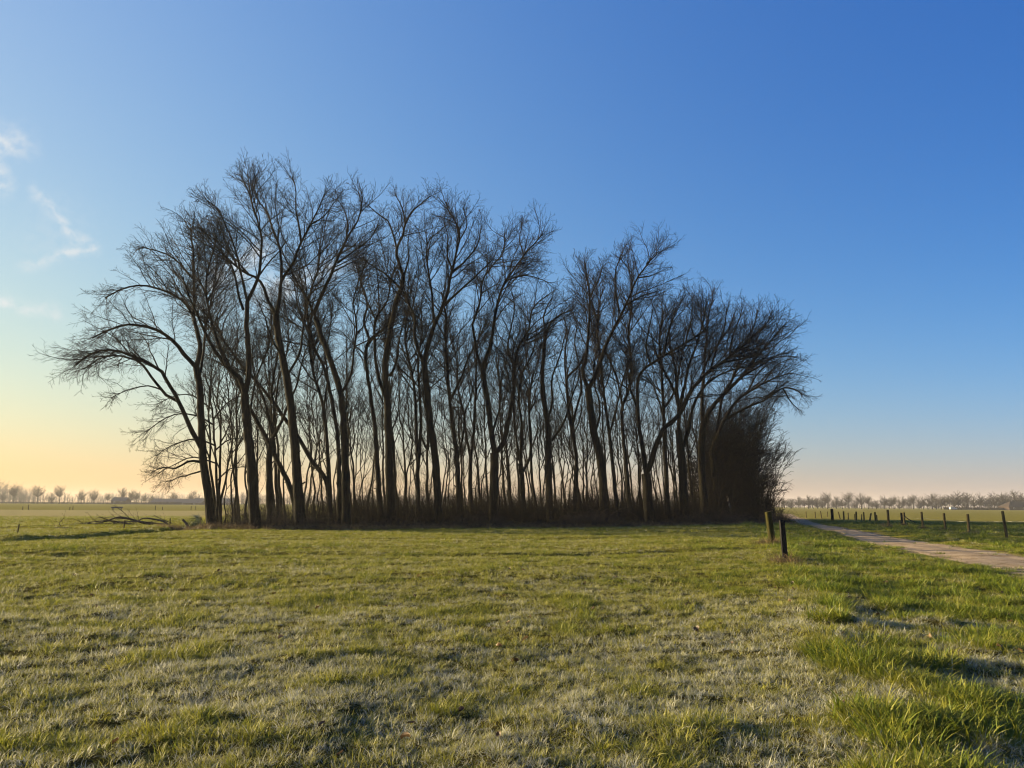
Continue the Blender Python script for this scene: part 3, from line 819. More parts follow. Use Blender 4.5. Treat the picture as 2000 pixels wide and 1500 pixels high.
T(59, 'heavy trunk dividing at head height of the brush into three stems, seventh in front',
  ([(962, 1024), (965, 940), (966, 885)], 19, 18, (0, 0), 1),
  ([(966, 885), (959, 837), (954, 797), (946, 743), (942, 719)], 12, 10, (0, 0.02), 1),
  ([(942, 719), (933, 698), (925, 650), (924, 630), (938, 590), (943, 547), (965, 515), (984, 492), (985, 455)], 7, 2, (0, 0.12), .3),
  ([(943, 718), (957, 678), (965, 630), (973, 590), (983, 558), (1002, 529), (1023, 499), (1047, 473), (1060, 456)], 9, 2.2, (0, -0.05), .3),
  ([(991, 547), (1023, 538), (1055, 545), (1072, 552)], 4, 1.5, (-.5, .2), .2),
  ([(1023, 499), (1015, 465), (1020, 440)], 3.5, 1.5, (-.5, .2), .1),
  ([(966, 885), (981, 869), (991, 831), (1002, 770), (1005, 717), (1010, 683), (1021, 665), (1034, 638), (1037, 610), (1050, 592), (1066, 580)], 12, 2, (0, 0.06), .4),
  ([(1005, 720), (992, 680), (998, 640), (1005, 600), (1000, 570)], 5, 1.8, (.5, .2), .3),
  ([(960, 850), (975, 800), (978, 750), (968, 700)], 5, 2, (0, .3), .4))
T(64, 'trunk forking low beside the brush pile, right of the seventh trunk',
  ([(1024, 1012), (1020, 940), (1017, 905)], 11, 10, (0, 0), 1),
  ([(1017, 905), (1007, 850), (1003, 800), (998, 760), (985, 700)], 6, 2, (0, .2), .4),
  ([(1017, 905), (1020, 840), (1013, 780), (1020, 730), (1040, 690), (1050, 640)], 7, 2.2, (0, -.1), .35),
  ([(1019, 925), (1035, 890), (1034, 820), (1038, 750), (1052, 700), (1058, 660)], 6, 2, (0, .3), .4))
T(63, 'upright trunk with one long bough to the right, eighth in front',
  ([(1075, 1014), (1071, 890), (1069, 823), (1061, 770), (1060, 717), (1066, 650)], 16, 7, (0, 0.01), .95),
  ([(1066, 650), (1079, 626), (1100, 612), (1114, 606), (1122, 600)], 6, 2, (.5, -0.1), .2),
  ([(1066, 650), (1062, 620), (1070, 595), (1078, 582)], 5, 2, (.5, .2), .2),
  ([(1078, 861), (1103, 821), (1115, 780), (1130, 740), (1140, 700)], 6, 2, (0, .2), .35),
  ([(1069, 823), (1079, 783), (1078, 740), (1095, 690), (1105, 650)], 6, 2, (0, .3), .35),
  crown=dict(L1=(.6, 1.7)))
T(68, 'slim trunk with a crooked fork left of the big leaning trunk',
  ([(1120, 1010), (1126, 900), (1114, 823), (1107, 757), (1110, 735), (1130, 715), (1142, 690)], 11, 4, (0, 0.02), .7),
  ([(1116, 840), (1125, 800), (1135, 760), (1130, 710), (1122, 670), (1128, 640)], 6, 2, (0, .2), .35),
  ([(1107, 757), (1103, 700), (1108, 650), (1100, 620)], 5, 2, (.5, .2), .3),
  crown=dict(L1=(.6, 1.6)))
T(65, 'big smooth trunk tilted left and forked high, below the isolated tall crown',
  ([(1182, 1014), (1175, 911), (1161, 850), (1153, 797), (1149, 760)], 20, 14, (0, 0), 1),
  ([(1149, 760), (1138, 726), (1144, 700), (1150, 640), (1152, 580), (1146, 535), (1142, 510)], 9, 2.2, (0, 0.12), .3),
  ([(1149, 760), (1167, 725), (1178, 690), (1198, 644), (1222, 596), (1246, 542), (1272, 508), (1285, 492)], 10, 2.2, (0, -0.08), .35),
  ([(1210, 612), (1203, 570), (1203, 528), (1216, 492)], 5, 1.8, (-.5, .2), .2),
  ([(1152, 580), (1170, 545), (1178, 515)], 4, 1.6, (1, .2), .2),
  ([(1246, 542), (1268, 540), (1290, 530)], 3.5, 1.5, (-.8, .2), .1),
  ([(1222, 596), (1250, 580), (1280, 570)], 4, 1.5, (-.8, -.2), .2),
  ([(1162, 850), (1172, 800), (1160, 740), (1165, 690), (1180, 640)], 5, 2, (0, .3), .4),
  crown=dict(up=0.2))
T(70, 'thin trunk leaning left just right of the big smooth trunk',
  ([(1208, 1010), (1196, 900), (1188, 830), (1178, 760), (1172, 690), (1166, 640), (1172, 590)], 10, 3, (0, 0.02), .5),
  ([(1190, 850), (1203, 800), (1215, 750), (1230, 700), (1245, 660)], 5, 2, (0, .2), .35))
T(71, 'thin trunk with a sideways bough, left of the low V-forked trunk',
  ([(1232, 1010), (1222, 900), (1215, 820), (1217, 790), (1228, 760), (1233, 710), (1228, 650), (1235, 600)], 11, 3, (0, 0.02), .55),
  ([(1217, 800), (1205, 740), (1190, 700), (1175, 670)], 5, 2, (0, .2), .35),
  ([(1228, 760), (1212, 750), (1190, 735)], 3.5, 1.5, (0, -.3), .3))
T(67, 'low V-forked trunk whose right arm bends far over to the right',
  ([(1268, 1013), (1264, 950), (1262, 925)], 20, 19, (0, 0), 1),
  ([(1262, 925), (1257, 885), (1247, 823), (1245, 757), (1252, 727), (1271, 711), (1297, 695), (1340, 669), (1368, 652), (1385, 630)], 11, 2.5, (0, 0.08), .5),
  ([(1262, 925), (1271, 905), (1284, 863), (1297, 837), (1316, 821), (1332, 802), (1350, 765), (1378, 730), (1414, 707), (1440, 683), (1470, 662)], 13, 2.5, (0, -0.06), .45),
  ([(1271, 711), (1262, 680), (1268, 640), (1275, 605)], 5, 2, (.6, .2), .25),
  ([(1297, 695), (1305, 650), (1320, 610), (1330, 590)], 5, 2, (.6, .1), .25),
  ([(1340, 669), (1345, 640), (1360, 605)], 4, 1.8, (.8, .2), .2),
  ([(1414, 707), (1450, 700), (1480, 690)], 4, 1.6, (-.6, -.2), .2),
  ([(1246, 800), (1232, 760), (1225, 720), (1232, 680)], 6, 2, (0, .2), .3),
  crown=dict(up=0.15, s1=.38, s2=.22))
T(72, 'plain straight trunk standing between the two arms of the V-forked trunk',
  ([(1305, 1008), (1300, 900), (1297, 837), (1296, 797), (1292, 720), (1288, 660), (1295, 610)], 12, 3.5, (0, 0.01), .55),
  ([(1296, 797), (1310, 780), (1322, 750), (1330, 700), (1340, 640)], 6, 2, (0, .2), .35),
  ([(1297, 815), (1282, 770), (1270, 745), (1255, 735)], 4.5, 2, (0, -.2), .3))
T(70, 'many-armed trunk fanning out like a broom near the right end',
  ([(1336, 1014), (1334, 940), (1331, 890), (1325, 840)], 21, 14, (0, 0), 1),
  ([(1325, 840), (1326, 800), (1317, 765), (1305, 738), (1290, 710), (1278, 680), (1272, 650)], 9, 2, (0, .1), .4),
  ([(1327, 800), (1322, 757), (1319, 717), (1308, 670), (1310, 630), (1320, 600)], 8, 2, (.4, .2), .3),
  ([(1327, 800), (1338, 750), (1345, 715), (1362, 670), (1375, 620), (1380, 590)], 8, 2, (.4, -.1), .3),
  ([(1328, 805), (1355, 756), (1387, 725), (1425, 697), (1459, 669), (1490, 640), (1505, 620)], 10, 2.2, (.2, .05), .35),
  ([(1331, 880), (1345, 840), (1352, 800), (1372, 760), (1400, 735), (1440, 720), (1475, 715)], 9, 2, (0, -.12), .4),
  ([(1362, 670), (1350, 640), (1352, 600)], 4, 1.7, (.3, .3), .2),
  ([(1425, 697), (1430, 660), (1445, 620), (1450, 600)], 5, 1.8, (.3, .2), .2),
  ([(1387, 725), (1400, 680), (1415, 640), (1420, 600)], 5, 1.8, (.3, -.1), .2),
  crown=dict(up=0.15, s1=.38, s2=.22))
T(74, 'trunk with boughs sweeping up right over the path side of the grove',
  ([(1377, 1012), (1371, 920), (1370, 870), (1373, 832)], 17, 13, (0, 0), 1),
  ([(1373, 832), (1371, 780), (1376, 714), (1380, 659), (1385, 610), (1395, 585)], 9, 2.2, (0, .08), .4),
  ([(1373, 832), (1390, 797), (1421, 763), (1449, 735), (1470, 707), (1491, 683), (1518, 650), (1532, 635)], 11, 2.3, (0, -.08), .4),
  ([(1449, 735), (1485, 715), (1515, 695), (1540, 690)], 5, 1.8, (-.6, .1), .2),
  ([(1421, 763), (1440, 715), (1455, 670), (1475, 630), (1480, 605)], 6, 2, (-.4, .25), .25),
  ([(1376, 714), (1400, 675), (1425, 640), (1435, 610)], 5, 1.8, (.4, .2), .25),
  crown=dict(up=0.1, s1=.38, s2=.22))
T(79, 'rightmost big trunk, low boughs spreading right above the thicket',
  ([(1405, 1010), (1396, 930), (1391, 880)], 17, 13, (0, 0), 1),
  ([(1391, 880), (1414, 822), (1439, 783), (1459, 768), (1491, 749), (1522, 735), (1550, 728)], 10, 2.2, (0, -.08), .4),
  ([(1414, 822), (1450, 800), (1494, 781), (1529, 758), (1556, 762), (1568, 772)], 7, 2, (-.4, .05), .3),
  ([(1391, 880), (1402, 830), (1410, 780), (1430, 740), (1455, 700), (1490, 670)], 8, 2, (0, .2), .35),
  ([(1491, 749), (1515, 715), (1545, 700)], 4, 1.6, (-.5, .2), .1),
  ([(1459, 768), (1480, 730), (1510, 705)], 4.5, 1.8, (-.5, .3), .2),
  ([(1529, 758), (1545, 785), (1560, 800)], 3.5, 1.5, (-.8, .1), .1),
  crown=dict(up=0.0, s1=.38, s2=.22))
for k, (Y, lab, st, kw) in enumerate(TR): big_tree(Y, st, lab, 100 + k, **kw)


# slender trees deeper in the grove: a few kinds, then copies
def slender_proto(seed, H, rb):
    g = np.random.default_rng(seed)
    root = empty('slender_tree', (0, 0, 0))
    K = 16; z = np.linspace(-0.3, H, K)
    lean = np.array([-0.05 + g.normal(0, 0.03), g.normal(0, 0.04)])
    wx = np.cumsum(g.normal(0, 0.10, K)); wy = np.cumsum(g.normal(0, 0.10, K)); wx -= wx[0]; wy -= wy[0]
    p = np.stack([lean[0] * z + wx, lean[1] * z + wy, z], 1); p = smooth_line(p, 32)
    r = limb_radius(g, 32, rb, 0.018, True)
    limbs = [(p, r)]; t0s = [0.5]
    L = sprout(g, p[None], r[None], 1.5, 0.28, 3.0, 6.0, 0.36, (0.3, 0.6), 0.5, 14, 0.0125, 0.07, 0.35, 0.3)
    mb = MB(); mb.tubes(p[None], r[None], 8); mb.tubes(L[0], L[1], 6)
    for q in range(len(L[0])): limbs.append((L[0][q], L[1][q])); t0s.append(0.25)
    obj('trunk', mb.mesh('trunk', True), M_bark, root)
    obj('crown', crown_mesh(g, limbs, 'crown', s1=.68, s2=.36, s3=.26, L1=(.9, 3.0), r1=.45, lim0=t0s), M_twig, root)
    return root


def copy_thing(root, loc, rz, sc):
    r = root.copy(); COL.objects.link(r); r.location = loc; r.rotation_euler = (0, 0, rz)
    r.scale = (sc, sc, sc) if not isinstance(sc, tuple) else sc
    for ch in root.children:
        c = ch.copy(); COL.objects.link(c); c.parent = r
    return r


protos = [slender_proto(300 + k, H, rb) for k, (H, rb) in enumerate([(14, .13), (16.5, .17), (12.5, .10), (15, .12), (17, .15), (11, .08)])]
used = set()
SL = [(431, 54), (442, 56), (441, 57), (470, 60), (476, 63), (462, 53), (545, 66), (560, 70), (610, 62), (622, 70), (690, 60), (700, 63), (711, 68), (724, 61), (735, 72), (692, 75),
      (785, 62), (797, 66), (806, 70), (842, 66), (870, 72), (882, 64), (908, 70), (934, 66), (946, 72), (985, 66), (992, 75), (1005, 70), (1036, 72), (1050, 68), (1062, 78),
      (1090, 72), (1098, 76), (1108, 82), (1136, 72), (1148, 80), (1158, 75), (1200, 78), (1216, 76), (1243, 75), (1250, 84), (1282, 80), (1292, 88), (1318, 78), (1325, 86), (1355, 80),
      (1362, 90), (1390, 86), (1345, 95), (1400, 96), (1425, 92), (1240, 92), (1130, 90), (1000, 85), (920, 82), (840, 80), (760, 76), (660, 72), (580, 66),
      (1020, 78), (1042, 84), (1075, 88), (1112, 74), (1142, 86), (1170, 92), (1188, 84), (1222, 88), (1256, 78), (1272, 94), (1300, 92), (1336, 88), (1374, 95), (960, 80), (900, 84), (865, 78), (820, 74), (775, 70), (715, 78), (640, 76), (600, 70), (555, 62), (515, 64), (490, 58), (1412, 90), (1440, 98),
      (450, 50), (508, 54), (536, 58), (566, 60), (630, 57), (655, 62), (705, 59), (740, 60), (778, 61), (803, 63), (828, 61), (876, 66), (890, 70), (915, 63), (942, 70), (978, 64), (1012, 66), (1030, 69), (1058, 66), (1086, 68), (1104, 70), (1128, 69), (1152, 70), (1192, 72), (1226, 73), (1246, 72), (1286, 74), (1320, 74), (1350, 76), (1368, 80)]
for k, (u, Y) in enumerate(SL):
    pr = protos[k % 6] if k < 12 else protos[int(rng.integers(0, 6))]
    bx = (u - 1000) / F * Y * 1.0
    rz = float(rng.normal(0, 0.5)); sc = float(rng.uniform(0.8, 1.12))
    if Y > 75: sc *= 0.95
    if k > 82: sc *= float(rng.uniform(.6, .85))
    loc = (bx, Y, float(hgt(bx, Y)))
    if id(pr) not in used:
        used.add(id(pr)); o = pr; o.location = loc; o.rotation_euler = (0, 0, rz); o.scale = (sc, sc, sc)
    else:
        o = copy_thing(pr, loc, rz, sc)
    tag(o, 'slender bare tree deep inside the grove among the big trunks', 'tree', 'slender trees filling the grove')


# dense thorny thicket closing the right end
def thicket_proto(seed, H, n, lean):
    g = np.random.default_rng(seed)
    root = empty('thorn_thicket', (0, 0, 0))
    mb = MB(); limbs = []
    for k in range(n):
        K = 12; a = g.uniform(0, 2 * PI); h = H * g.uniform(0.35, 1.0) ** .8
        sp = g.uniform(0.05, 0.35) * h
        t = np.linspace(0, 1, K)
        p = np.stack([1.1 * np.cos(a) + (sp * np.cos(a) + lean * h) * t ** 1.5, 1.1 * np.sin(a) + sp * np.sin(a) * t ** 1.4, h * t - 0.2], 1)
        p[1:] += np.cumsum(g.normal(0, 0.07, (K - 1, 3)), 0)
        p = smooth_line(p, 18); r = limb_radius(g, 18, 0.03 + 0.005 * h, 0.01)
        limbs.append((p, r)); mb.tubes(p[None], r[None], 6)
    obj('trunk', mb.mesh('stems', True), M_bark, root)
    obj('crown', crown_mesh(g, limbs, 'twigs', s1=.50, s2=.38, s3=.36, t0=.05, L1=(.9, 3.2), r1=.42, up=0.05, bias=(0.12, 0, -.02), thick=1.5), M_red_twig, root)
    return root


th = [thicket_proto(400, 11.0, 17, .22), thicket_proto(401, 6.5, 16, .14), thicket_proto(402, 15.5, 16, .14)]
TH = [(1462, 91, 2, 1.02, 'tall leaning thicket merging with the drooping bough tips'),
      (1424, 86, 2, 1.0, 'upright dense thicket just right of the rightmost big trunk'),
      (1415, 78, 0, .8, 'twiggy thicket nearest the pasture, in front of the rightmost trunk'),
      (1446, 92, 2, 1.08, 'thicket whose top runs up into the overhanging boughs'),
      (1392, 82, 2, .95, 'dark thicket at the foot of the broom-like trunks, behind the pale leaning stake'),
      (1430, 84, 0, 1.1, "tall reddish twiggy thicket left of the grove's right edge"),
      (1450, 88, 2, .98, 'tallest dense thicket leaning out toward the track'),
      (1474, 82, 1, 1.1, 'low dense thicket directly behind the tall mossy gate post'),
      (1476, 94, 0, 1.0, 'thicket at the outer right edge of the grove beside the track'),
      (1425, 97, 2, .95, 'hidden-footed thicket deeper behind the reddish thicket'),
      (1385, 86, 1, 1.2, 'short thicket under the boughs of the rightmost trunk'),
      (1496, 100, 1, 1.3, 'farthest thicket where the track bends out of sight')]
seen = set()
for u, Y, k, sc, lab in TH:
    bx = (u - 22 - 1000) / F * Y; loc = (bx, Y, float(hgt(bx, Y)))
    if k not in seen:
        seen.add(k); o = th[k]; o.location = loc; o.scale = (sc, sc, sc)
    else: o = copy_thing(th[k], loc, float(rng.normal(0, .3)), sc)
    tag(o, lab.replace('’', "'"), 'thicket', 'thorn thickets at the right end of the grove')

# saplings and brush under the trees: nobody could count it
g = np.random.default_rng(77)
n = 10500
qx = g.uniform(-24, 36, n * 3); qy = g.uniform(48, 106, n * 3)
k = in_poly(qx, qy, GROVE) & (qx > -0.385 * qy) & (poly_dist(qx, qy, GROVE) < -0.2); qx, qy = qx[k][:n], qy[k][:n]; n = len(qx)
H = g.gamma(2.6, 0.46, n) + 0.5; H = np.minimum(H, 5) * np.where(qx < -15, 0.65, 1)
K = 6; t = np.linspace(0, 1, K)
dx = g.normal(-0.03, 0.14, n); dy = g.normal(0, 0.14, n)
st = np.stack([qx[:, None] + dx[:, None] * H[:, None] * t ** 1.3, qy[:, None] + dy[:, None] * H[:, None] * t ** 1.3, hgt(qx, qy)[:, None] - .05 + H[:, None] * t], 2)
st[:, 1:] += np.cumsum(g.normal(0, 0.075, (n, K - 1, 3)) * (H / 2.5)[:, None, None], 1)
rd = (0.006 + 0.0035 * H)[:, None] * (1 - 0.7 * t)[None]
B = sprout(g, st, rd, 0.30, 0.12, .3, 1.3, .42, (.5, 1.2), .1, 4, .012)
Tw = sprout(g, B[0], B[1], 0.30, 0.15, .15, .6, .5, (.4, 1), .1, 3, .012)
mb = MB(); mb.tubes(st, rd, 4); mb.tubes(B[0], np.maximum(B[1], .005), 3); mb.tubes(Tw[0], np.maximum(Tw[1], .004), 3)
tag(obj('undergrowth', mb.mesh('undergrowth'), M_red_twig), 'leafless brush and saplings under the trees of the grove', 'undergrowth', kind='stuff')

# arching brambles along the shaded front edge
fl = GROVE[:7]; seg = np.linalg.norm(np.diff(fl, axis=0), axis=1); cs = np.r_[0, np.cumsum(seg)]
n = 4200
s = g.uniform(0, cs[-1], n); i = np.clip(np.searchsorted(cs, s) - 1, 0, len(fl) - 2); f = (s - cs[i]) / seg[i]
bx = fl[i, 0] * (1 - f) + fl[i + 1, 0] * f; by = fl[i, 1] * (1 - f) + fl[i + 1, 1] * f
by = by + g.normal(-0.1, 0.9, n) ; dens = 0.55 + 0.9 * fbm(bx / 2.5, by * 0, 2); bx = bx + g.normal(0, .3, n)
hh = np.clip(g.gamma(3, .17, n) * np.clip(dens, .3, 1.5) + .15, .15, 1.5); az = g.uniform(0, 2 * PI, n); run = hh * g.uniform(.6, 2.2, n)
K = 7; t = np.linspace(0, 1, K)
arc = np.stack([bx[:, None] + np.cos(az)[:, None] * run[:, None] * t, by[:, None] + np.sin(az)[:, None] * run[:, None] * .6 * t, hgt(bx, by)[:, None] - .03 + hh[:, None] * np.sin(t * 2.7)], 2)
arc[:, 1:] += np.cumsum(g.normal(0, .03, (n, K - 1, 3)), 1)
ra = np.full((n, K), .009) * (1 - .5 * t)
S2 = sprout(g, arc, ra, .25, .1, .12, .5, .4, (.5, 1.2), -.1, 4, .012)
mb = MB(); mb.tubes(arc, ra, 3); mb.tubes(S2[0], np.maximum(S2[1], .004), 3)
M_bramble = noise_mat('bramble_canes', [(0.3, (0.022, 0.016, 0.012)), (0.7, (0.05, 0.037, 0.03))], 1.5, bump=0)
tag(obj('brambles', mb.mesh('brambles'), M_bramble), 'tangled grey brown bramble canes along the front of the grove', 'brambles', kind='stuff')

# dry grass at the foot of the left trunks and around the fence posts
pr = clump_protos(9, 4, 46, 0.10, 0.10, 0.30, 0.5, 0.0035)
n = 2600
s = g.uniform(0, 1, n) ** 1.6 * cs[-1]; i = np.clip(np.searchsorted(cs, s) - 1, 0, len(fl) - 2); f = (s - cs[i]) / seg[i]
dxx = fl[i, 0] * (1 - f) + fl[i + 1, 0] * f + g.normal(0, .5, n); dyy = fl[i, 1] * (1 - f) + fl[i + 1, 1] * f + g.normal(-.5, .8, n)
ex = [(-19.8, 47.5, 40, .8), (-21, 48.5, 30, .7)]
for u, v in ((1725, 1026), (1843, 1036), (1803, 1032), (1767, 1026), (1533, 1100), (1509, 1069), (1893, 1042), (1736, 1029)):
    q = G(u, v); ex.append((q[0] - .1, q[1] - .15, 14, .22))
for cx, cy, m, sp in ex:
    dxx = np.r_[dxx, cx + g.normal(0, sp, m)]; dyy = np.r_[dyy, cy + g.normal(0, sp, m)]
n = len(dxx)
o = scatter_object('dry_grass', pr, np.stack([dxx, dyy, hgt(dxx, dyy)], 1), np.stack([g.normal(0, .2, n), g.normal(0, .2, n), g.random(n) * 6.28], 1),
                   g.uniform(.8, 1.9, n), g.integers(0, 4, n), np.clip(g.normal(.45, .25, n), 0, 1), 4, M_dry)
tag(o, 'withered straw coloured grass round the trunks and post feet', 'dry grass', kind='stuff')


# ------------------------------------------------------------------ posts and fences
def post_mesh(name, w, h, sides=4, lean=(0, 0), chamfer=0.012, seed=0, slant=0.0, dpt=None):
    """a weathered post: swept section with worn edges, slightly uneven, top bevelled"""
    g = np.random.default_rng(seed); V = []; Q = []; dpt = dpt or w
    if sides == 4:
        c = min(w, dpt) * 0.14; x, y = w / 2, dpt / 2
        sec = np.array([(-x + c, -y), (x - c, -y), (x, -y + c), (x, y - c), (x - c, y), (-x + c, y), (-x, y - c), (-x, -y + c)])
    else:
        a = np.arange(12) * 2 * PI / 12; sec = np.stack([np.cos(a), np.sin(a)], 1) * w / 2
    m = len(sec); zs = np.r_[np.linspace(-.35, h - chamfer * 1.5, 8), h]
    for q, z in enumerate(zs):
        s = (1 if q < len(zs) - 1 else max(.75, 1 - 2 * chamfer / w)) * (1 + g.normal(0, .012)) * (1 - .04 * z / h)
        p = sec * s + g.normal(0, .002, sec.shape)
        zz = z + slant * p[:, 0] * (q >= len(zs) - 2)
        V.append(np.stack([p[:, 0] + lean[0] * max(z, 0), p[:, 1] + lean[1] * max(z, 0), np.full(m, 0) + zz], 1))
    n = len(zs)
    for q in range(n - 1):
        for j in range(m): Q.append((q * m + j, q * m + (j + 1) % m, (q + 1) * m + (j + 1) % m, (q + 1) * m + j))
    V = np.concatenate(V); T = [((n - 1) * m, (n - 1) * m + j, (n - 1) * m + j + 1) for j in range(1, m - 1)]
    return raw_mesh(name, V, Q, T)


def place_post(u, vt, vb, wpx, label, mat, name='fence_post', sides=12, group=None, slant=0.0, lean_px=0, seed=0, cat='post', rz=0.0):
    b = G(u, vb); Y = b[1]; z = float(hgt(b[0], Y)); px = Y / F * 1.02
    h = (vb - vt) * px - z + 0.0
    w = wpx * px
    o = obj(name, post_mesh(name, w, h, sides, (lean_px * px / h, 0), seed=seed, slant=slant), mat, loc=(b[0], Y, z))
    o.rotation_euler = (0, 0, rz)
    tag(o, label, cat, group); return o, np.array([b[0], Y, z]), h


place_post(1509, 1003, 1069, 10.5, 'tall square mossy gate post standing before the thicket', M_mossy, 'gate_post', 4, slant=.18, lean_px=-6, seed=1, rz=.12)
po, pb, ph = place_post(1534, 1021, 1099, 10, 'black tarred post with pale worn top rim, nearest post', M_tar, 'tarred_post', 4, lean_px=-3, seed=2, slant=-.12, rz=-.2)
place_post(1431, 972, 1020, 3.2, 'thin pale leaning stake in front of the dark thicket', M_cutwood, 'stake', 12, lean_px=-8, seed=3)

ORD = 'first second third fourth fifth sixth seventh eighth ninth tenth eleventh twelfth thirteenth fourteenth fifteenth sixteenth seventeenth eighteenth nineteenth twentieth twenty-first twenty-second twenty-third twenty-fourth twenty-fifth twenty-sixth twenty-seventh twenty-eighth twenty-ninth thirtieth thirty-first thirty-second thirty-third thirty-fourth thirty-fifth thirty-sixth thirty-seventh thirty-eighth thirty-ninth fortieth forty-first forty-second forty-third forty-fourth forty-fifth forty-sixth forty-seventh forty-eighth forty-ninth fiftieth'.split()
FP = [(1967, 1001, 1053, 5.2, -4), (1893, 1006, 1041, 5, 0), (1847, 1004, 1036, 4.5, -1), (1803, 1001, 1031, 4, -1), (1767, 1002, 1026, 4, 0), (1762, 1002.5, 1024, 4, 0), (1736, 997, 1029, 4.5, 0),
      (1710, 1001, 1018.5, 3, 0), (1713, 1006, 1017, 2.2, 0), (1699, 1003, 1017, 3, 3), (1688, 1001, 1018.5, 2.6, 0), (1683, 1005, 1017, 2, 1), (1673, 1000, 1017, 2.8, 0), (1670, 1004, 1016, 2, 0),
      (1657, 1002, 1015, 2, 0), (1648.5, 999.5, 1016, 2.8, 0), (1641, 1000, 1014, 2.2, -3), (1626, 995, 1018, 5.5, 0), (1616.5, 999.5, 1010, 1.6, 0), (1605, 999, 1013, 2, -2), (1592.5, 1000, 1012.5, 2, 0), (1574.5, 999.5, 1011, 2, 0)]
tops = []
for k, (u, a, b, w, ln) in enumerate(FP):
    extra = {0: 'nearest', 6: 'thick', 17: 'thickest dark'}.get(k, '')
    lab = f'{extra} weathered fence post beyond the track, {ORD[k]} from the right'.strip()
    o, q, h = place_post(u, a, b, w, lab, M_wood if k not in (5, 17) else M_tar, group='posts of the fence beyond the track', lean_px=ln, seed=20 + k)
    tops.append((q, h))
# diagonal brace behind the fifth post
q = G(1767, 1026); e = G(1785, 1023)
mb = MB(); mb.tubes(np.array([[[q[0] + .03, q[1] + .1, .85], [(q[0] + e[0]) / 2, (q[1] + e[1]) / 2 + .1, .48], [e[0] + .25, e[1], .08]]]), np.array([[.045, .045, .045]]), 8, cap=True)
tag(obj('brace_pole', mb.mesh('brace_pole', True), M_wood), 'slanting brace pole leaning against the fifth fence post', 'pole')
# pale cord along the first five posts
mb = MB(); pts = []
for q, h in tops[:5]: pts.append(q + np.array([0.0, -.06, h * .62]))
pts.insert(0, pts[0] + (pts[0] - pts[1]) * 1.3)
L = []
for a, b in zip(pts[:-1], pts[1:]):
    for t in np.linspace(0, 1, 6)[:-1]: c = a * (1 - t) + b * t; L.append(c - np.array([0, 0, .12 * t * (1 - t)]))
L.append(pts[-1]); L = np.array(L)
mb.tubes(L[None], np.full((1, len(L)), .006), 4)
tag(obj('electric_cord', mb.mesh('electric_cord'), M_wire), 'thin pale fence cord strung along the posts beyond the track', 'cord')

LP = [(33, 1025, 1047, 2.6, 2), (241, 1017, 1038, 2.4, 1), (331, 1013, 1031, 2.2, 0), (392, 1010, 1020, 1.6, 0)]
tops = []
LL = ['short fence post farthest left in the pasture', 'short fence post before the fallen boughs', 'short fence post at the right end of the fallen boughs', 'small fence post close to the leftmost trunk']
for k, (u, a, b, w, ln) in enumerate(LP):
    o, q, h = place_post(u, a, b, w, LL[k], M_wood, group='short posts along the field ditch', lean_px=ln, seed=60 + k); tops.append((q, h))
mb = MB(); pts = [q + np.array([0, -.03, h * .75]) for q, h in tops]; pts.insert(0, pts[0] + (pts[0] - pts[1]) * .8); L = np.array(pts)
mb.tubes(L[None], np.full((1, len(L)), .004), 4)
tag(obj('fence_wire', mb.mesh('fence_wire'), M_steel), 'thin sagging wire between the short ditch posts', 'wire')
for k, (u, h) in enumerate(((44, 7), (55, 10), (136, 6), (142, 7), (303, 8), (317, 6), (373, 7), (381, 7))):
    place_post(u, 996 - h, 996.2, 1.3, f'tiny distant post on the dark field line, {ORD[k]} from the left', M_wood, group='tiny posts far across the left field', seed=80 + k)

# low feed trough far out on the left field
q = G(228, 996.5); root = empty('feed_trough', (q[0], q[1], 0)); tag(root, 'small dark feed trough far out on the left field', 'trough')
mb = MB(); mb.box((0, 0, .42), (1.9, .7, .06)); mb.box((0, -.35, .55), (1.9, .05, .26)); mb.box((0, .35, .55), (1.9, .05, .26)); mb.box((-.95, 0, .55), (.05, .72, .26)); mb.box((.95, 0, .55), (.05, .72, .26))
obj('basin', mb.mesh('basin'), M_steel, root)
for sx in (-.75, .75):
    for sy in (-.28, .28):
        mb = MB(); mb.box((sx, sy, .2), (.08, .08, .42)); obj('leg', mb.mesh('leg'), M_steel, root)


# fallen boughs by the ditch
def fallen(pl, Y, w0, w1, label, seed, drift=.1, twigs=True, name='fallen_bough'):
    g = np.random.default_rng(seed); px = Y / F
    pts = []; cum = 0
    for q, (a, b) in enumerate(pl):
        if q: cum += abs(a - pl[q - 1][0]) * px
        pts.append(P3(a, b, Y + cum * drift))
    pts = np.array(pts); pts[:, 2] = np.maximum(pts[:, 2], hgt(pts[:, 0], pts[:, 1]) + .03)
    org = pts[0].copy(); p = smooth_line(pts, 24) - org; r = limb_radius(g, 24, w0 * px / 2, w1 * px / 2)
    root = empty(name, tuple(org)); tag(root, label, 'fallen bough', 'fallen boughs beside the ditch')
    mb = MB(); mb.tubes(p[None], r[None], 8, cap=True); obj('stem', mb.mesh('stem', True), M_deadwood, root)
    if twigs:
        A = sprout(g, p[None], r[None], .3, .25, .5, 1.8, .35, (.4, .9), .1, 6, .014); B = sprout(g, A[0], A[1], .2, .2, .2, .8, .5, (.4, .9), .1, 4, .011)
        mb = MB(); mb.tubes(A[0], A[1], 4); mb.tubes(B[0], np.maximum(B[1], .005), 3); obj('twigs', mb.mesh('twigs'), M_twig, root)
    return root


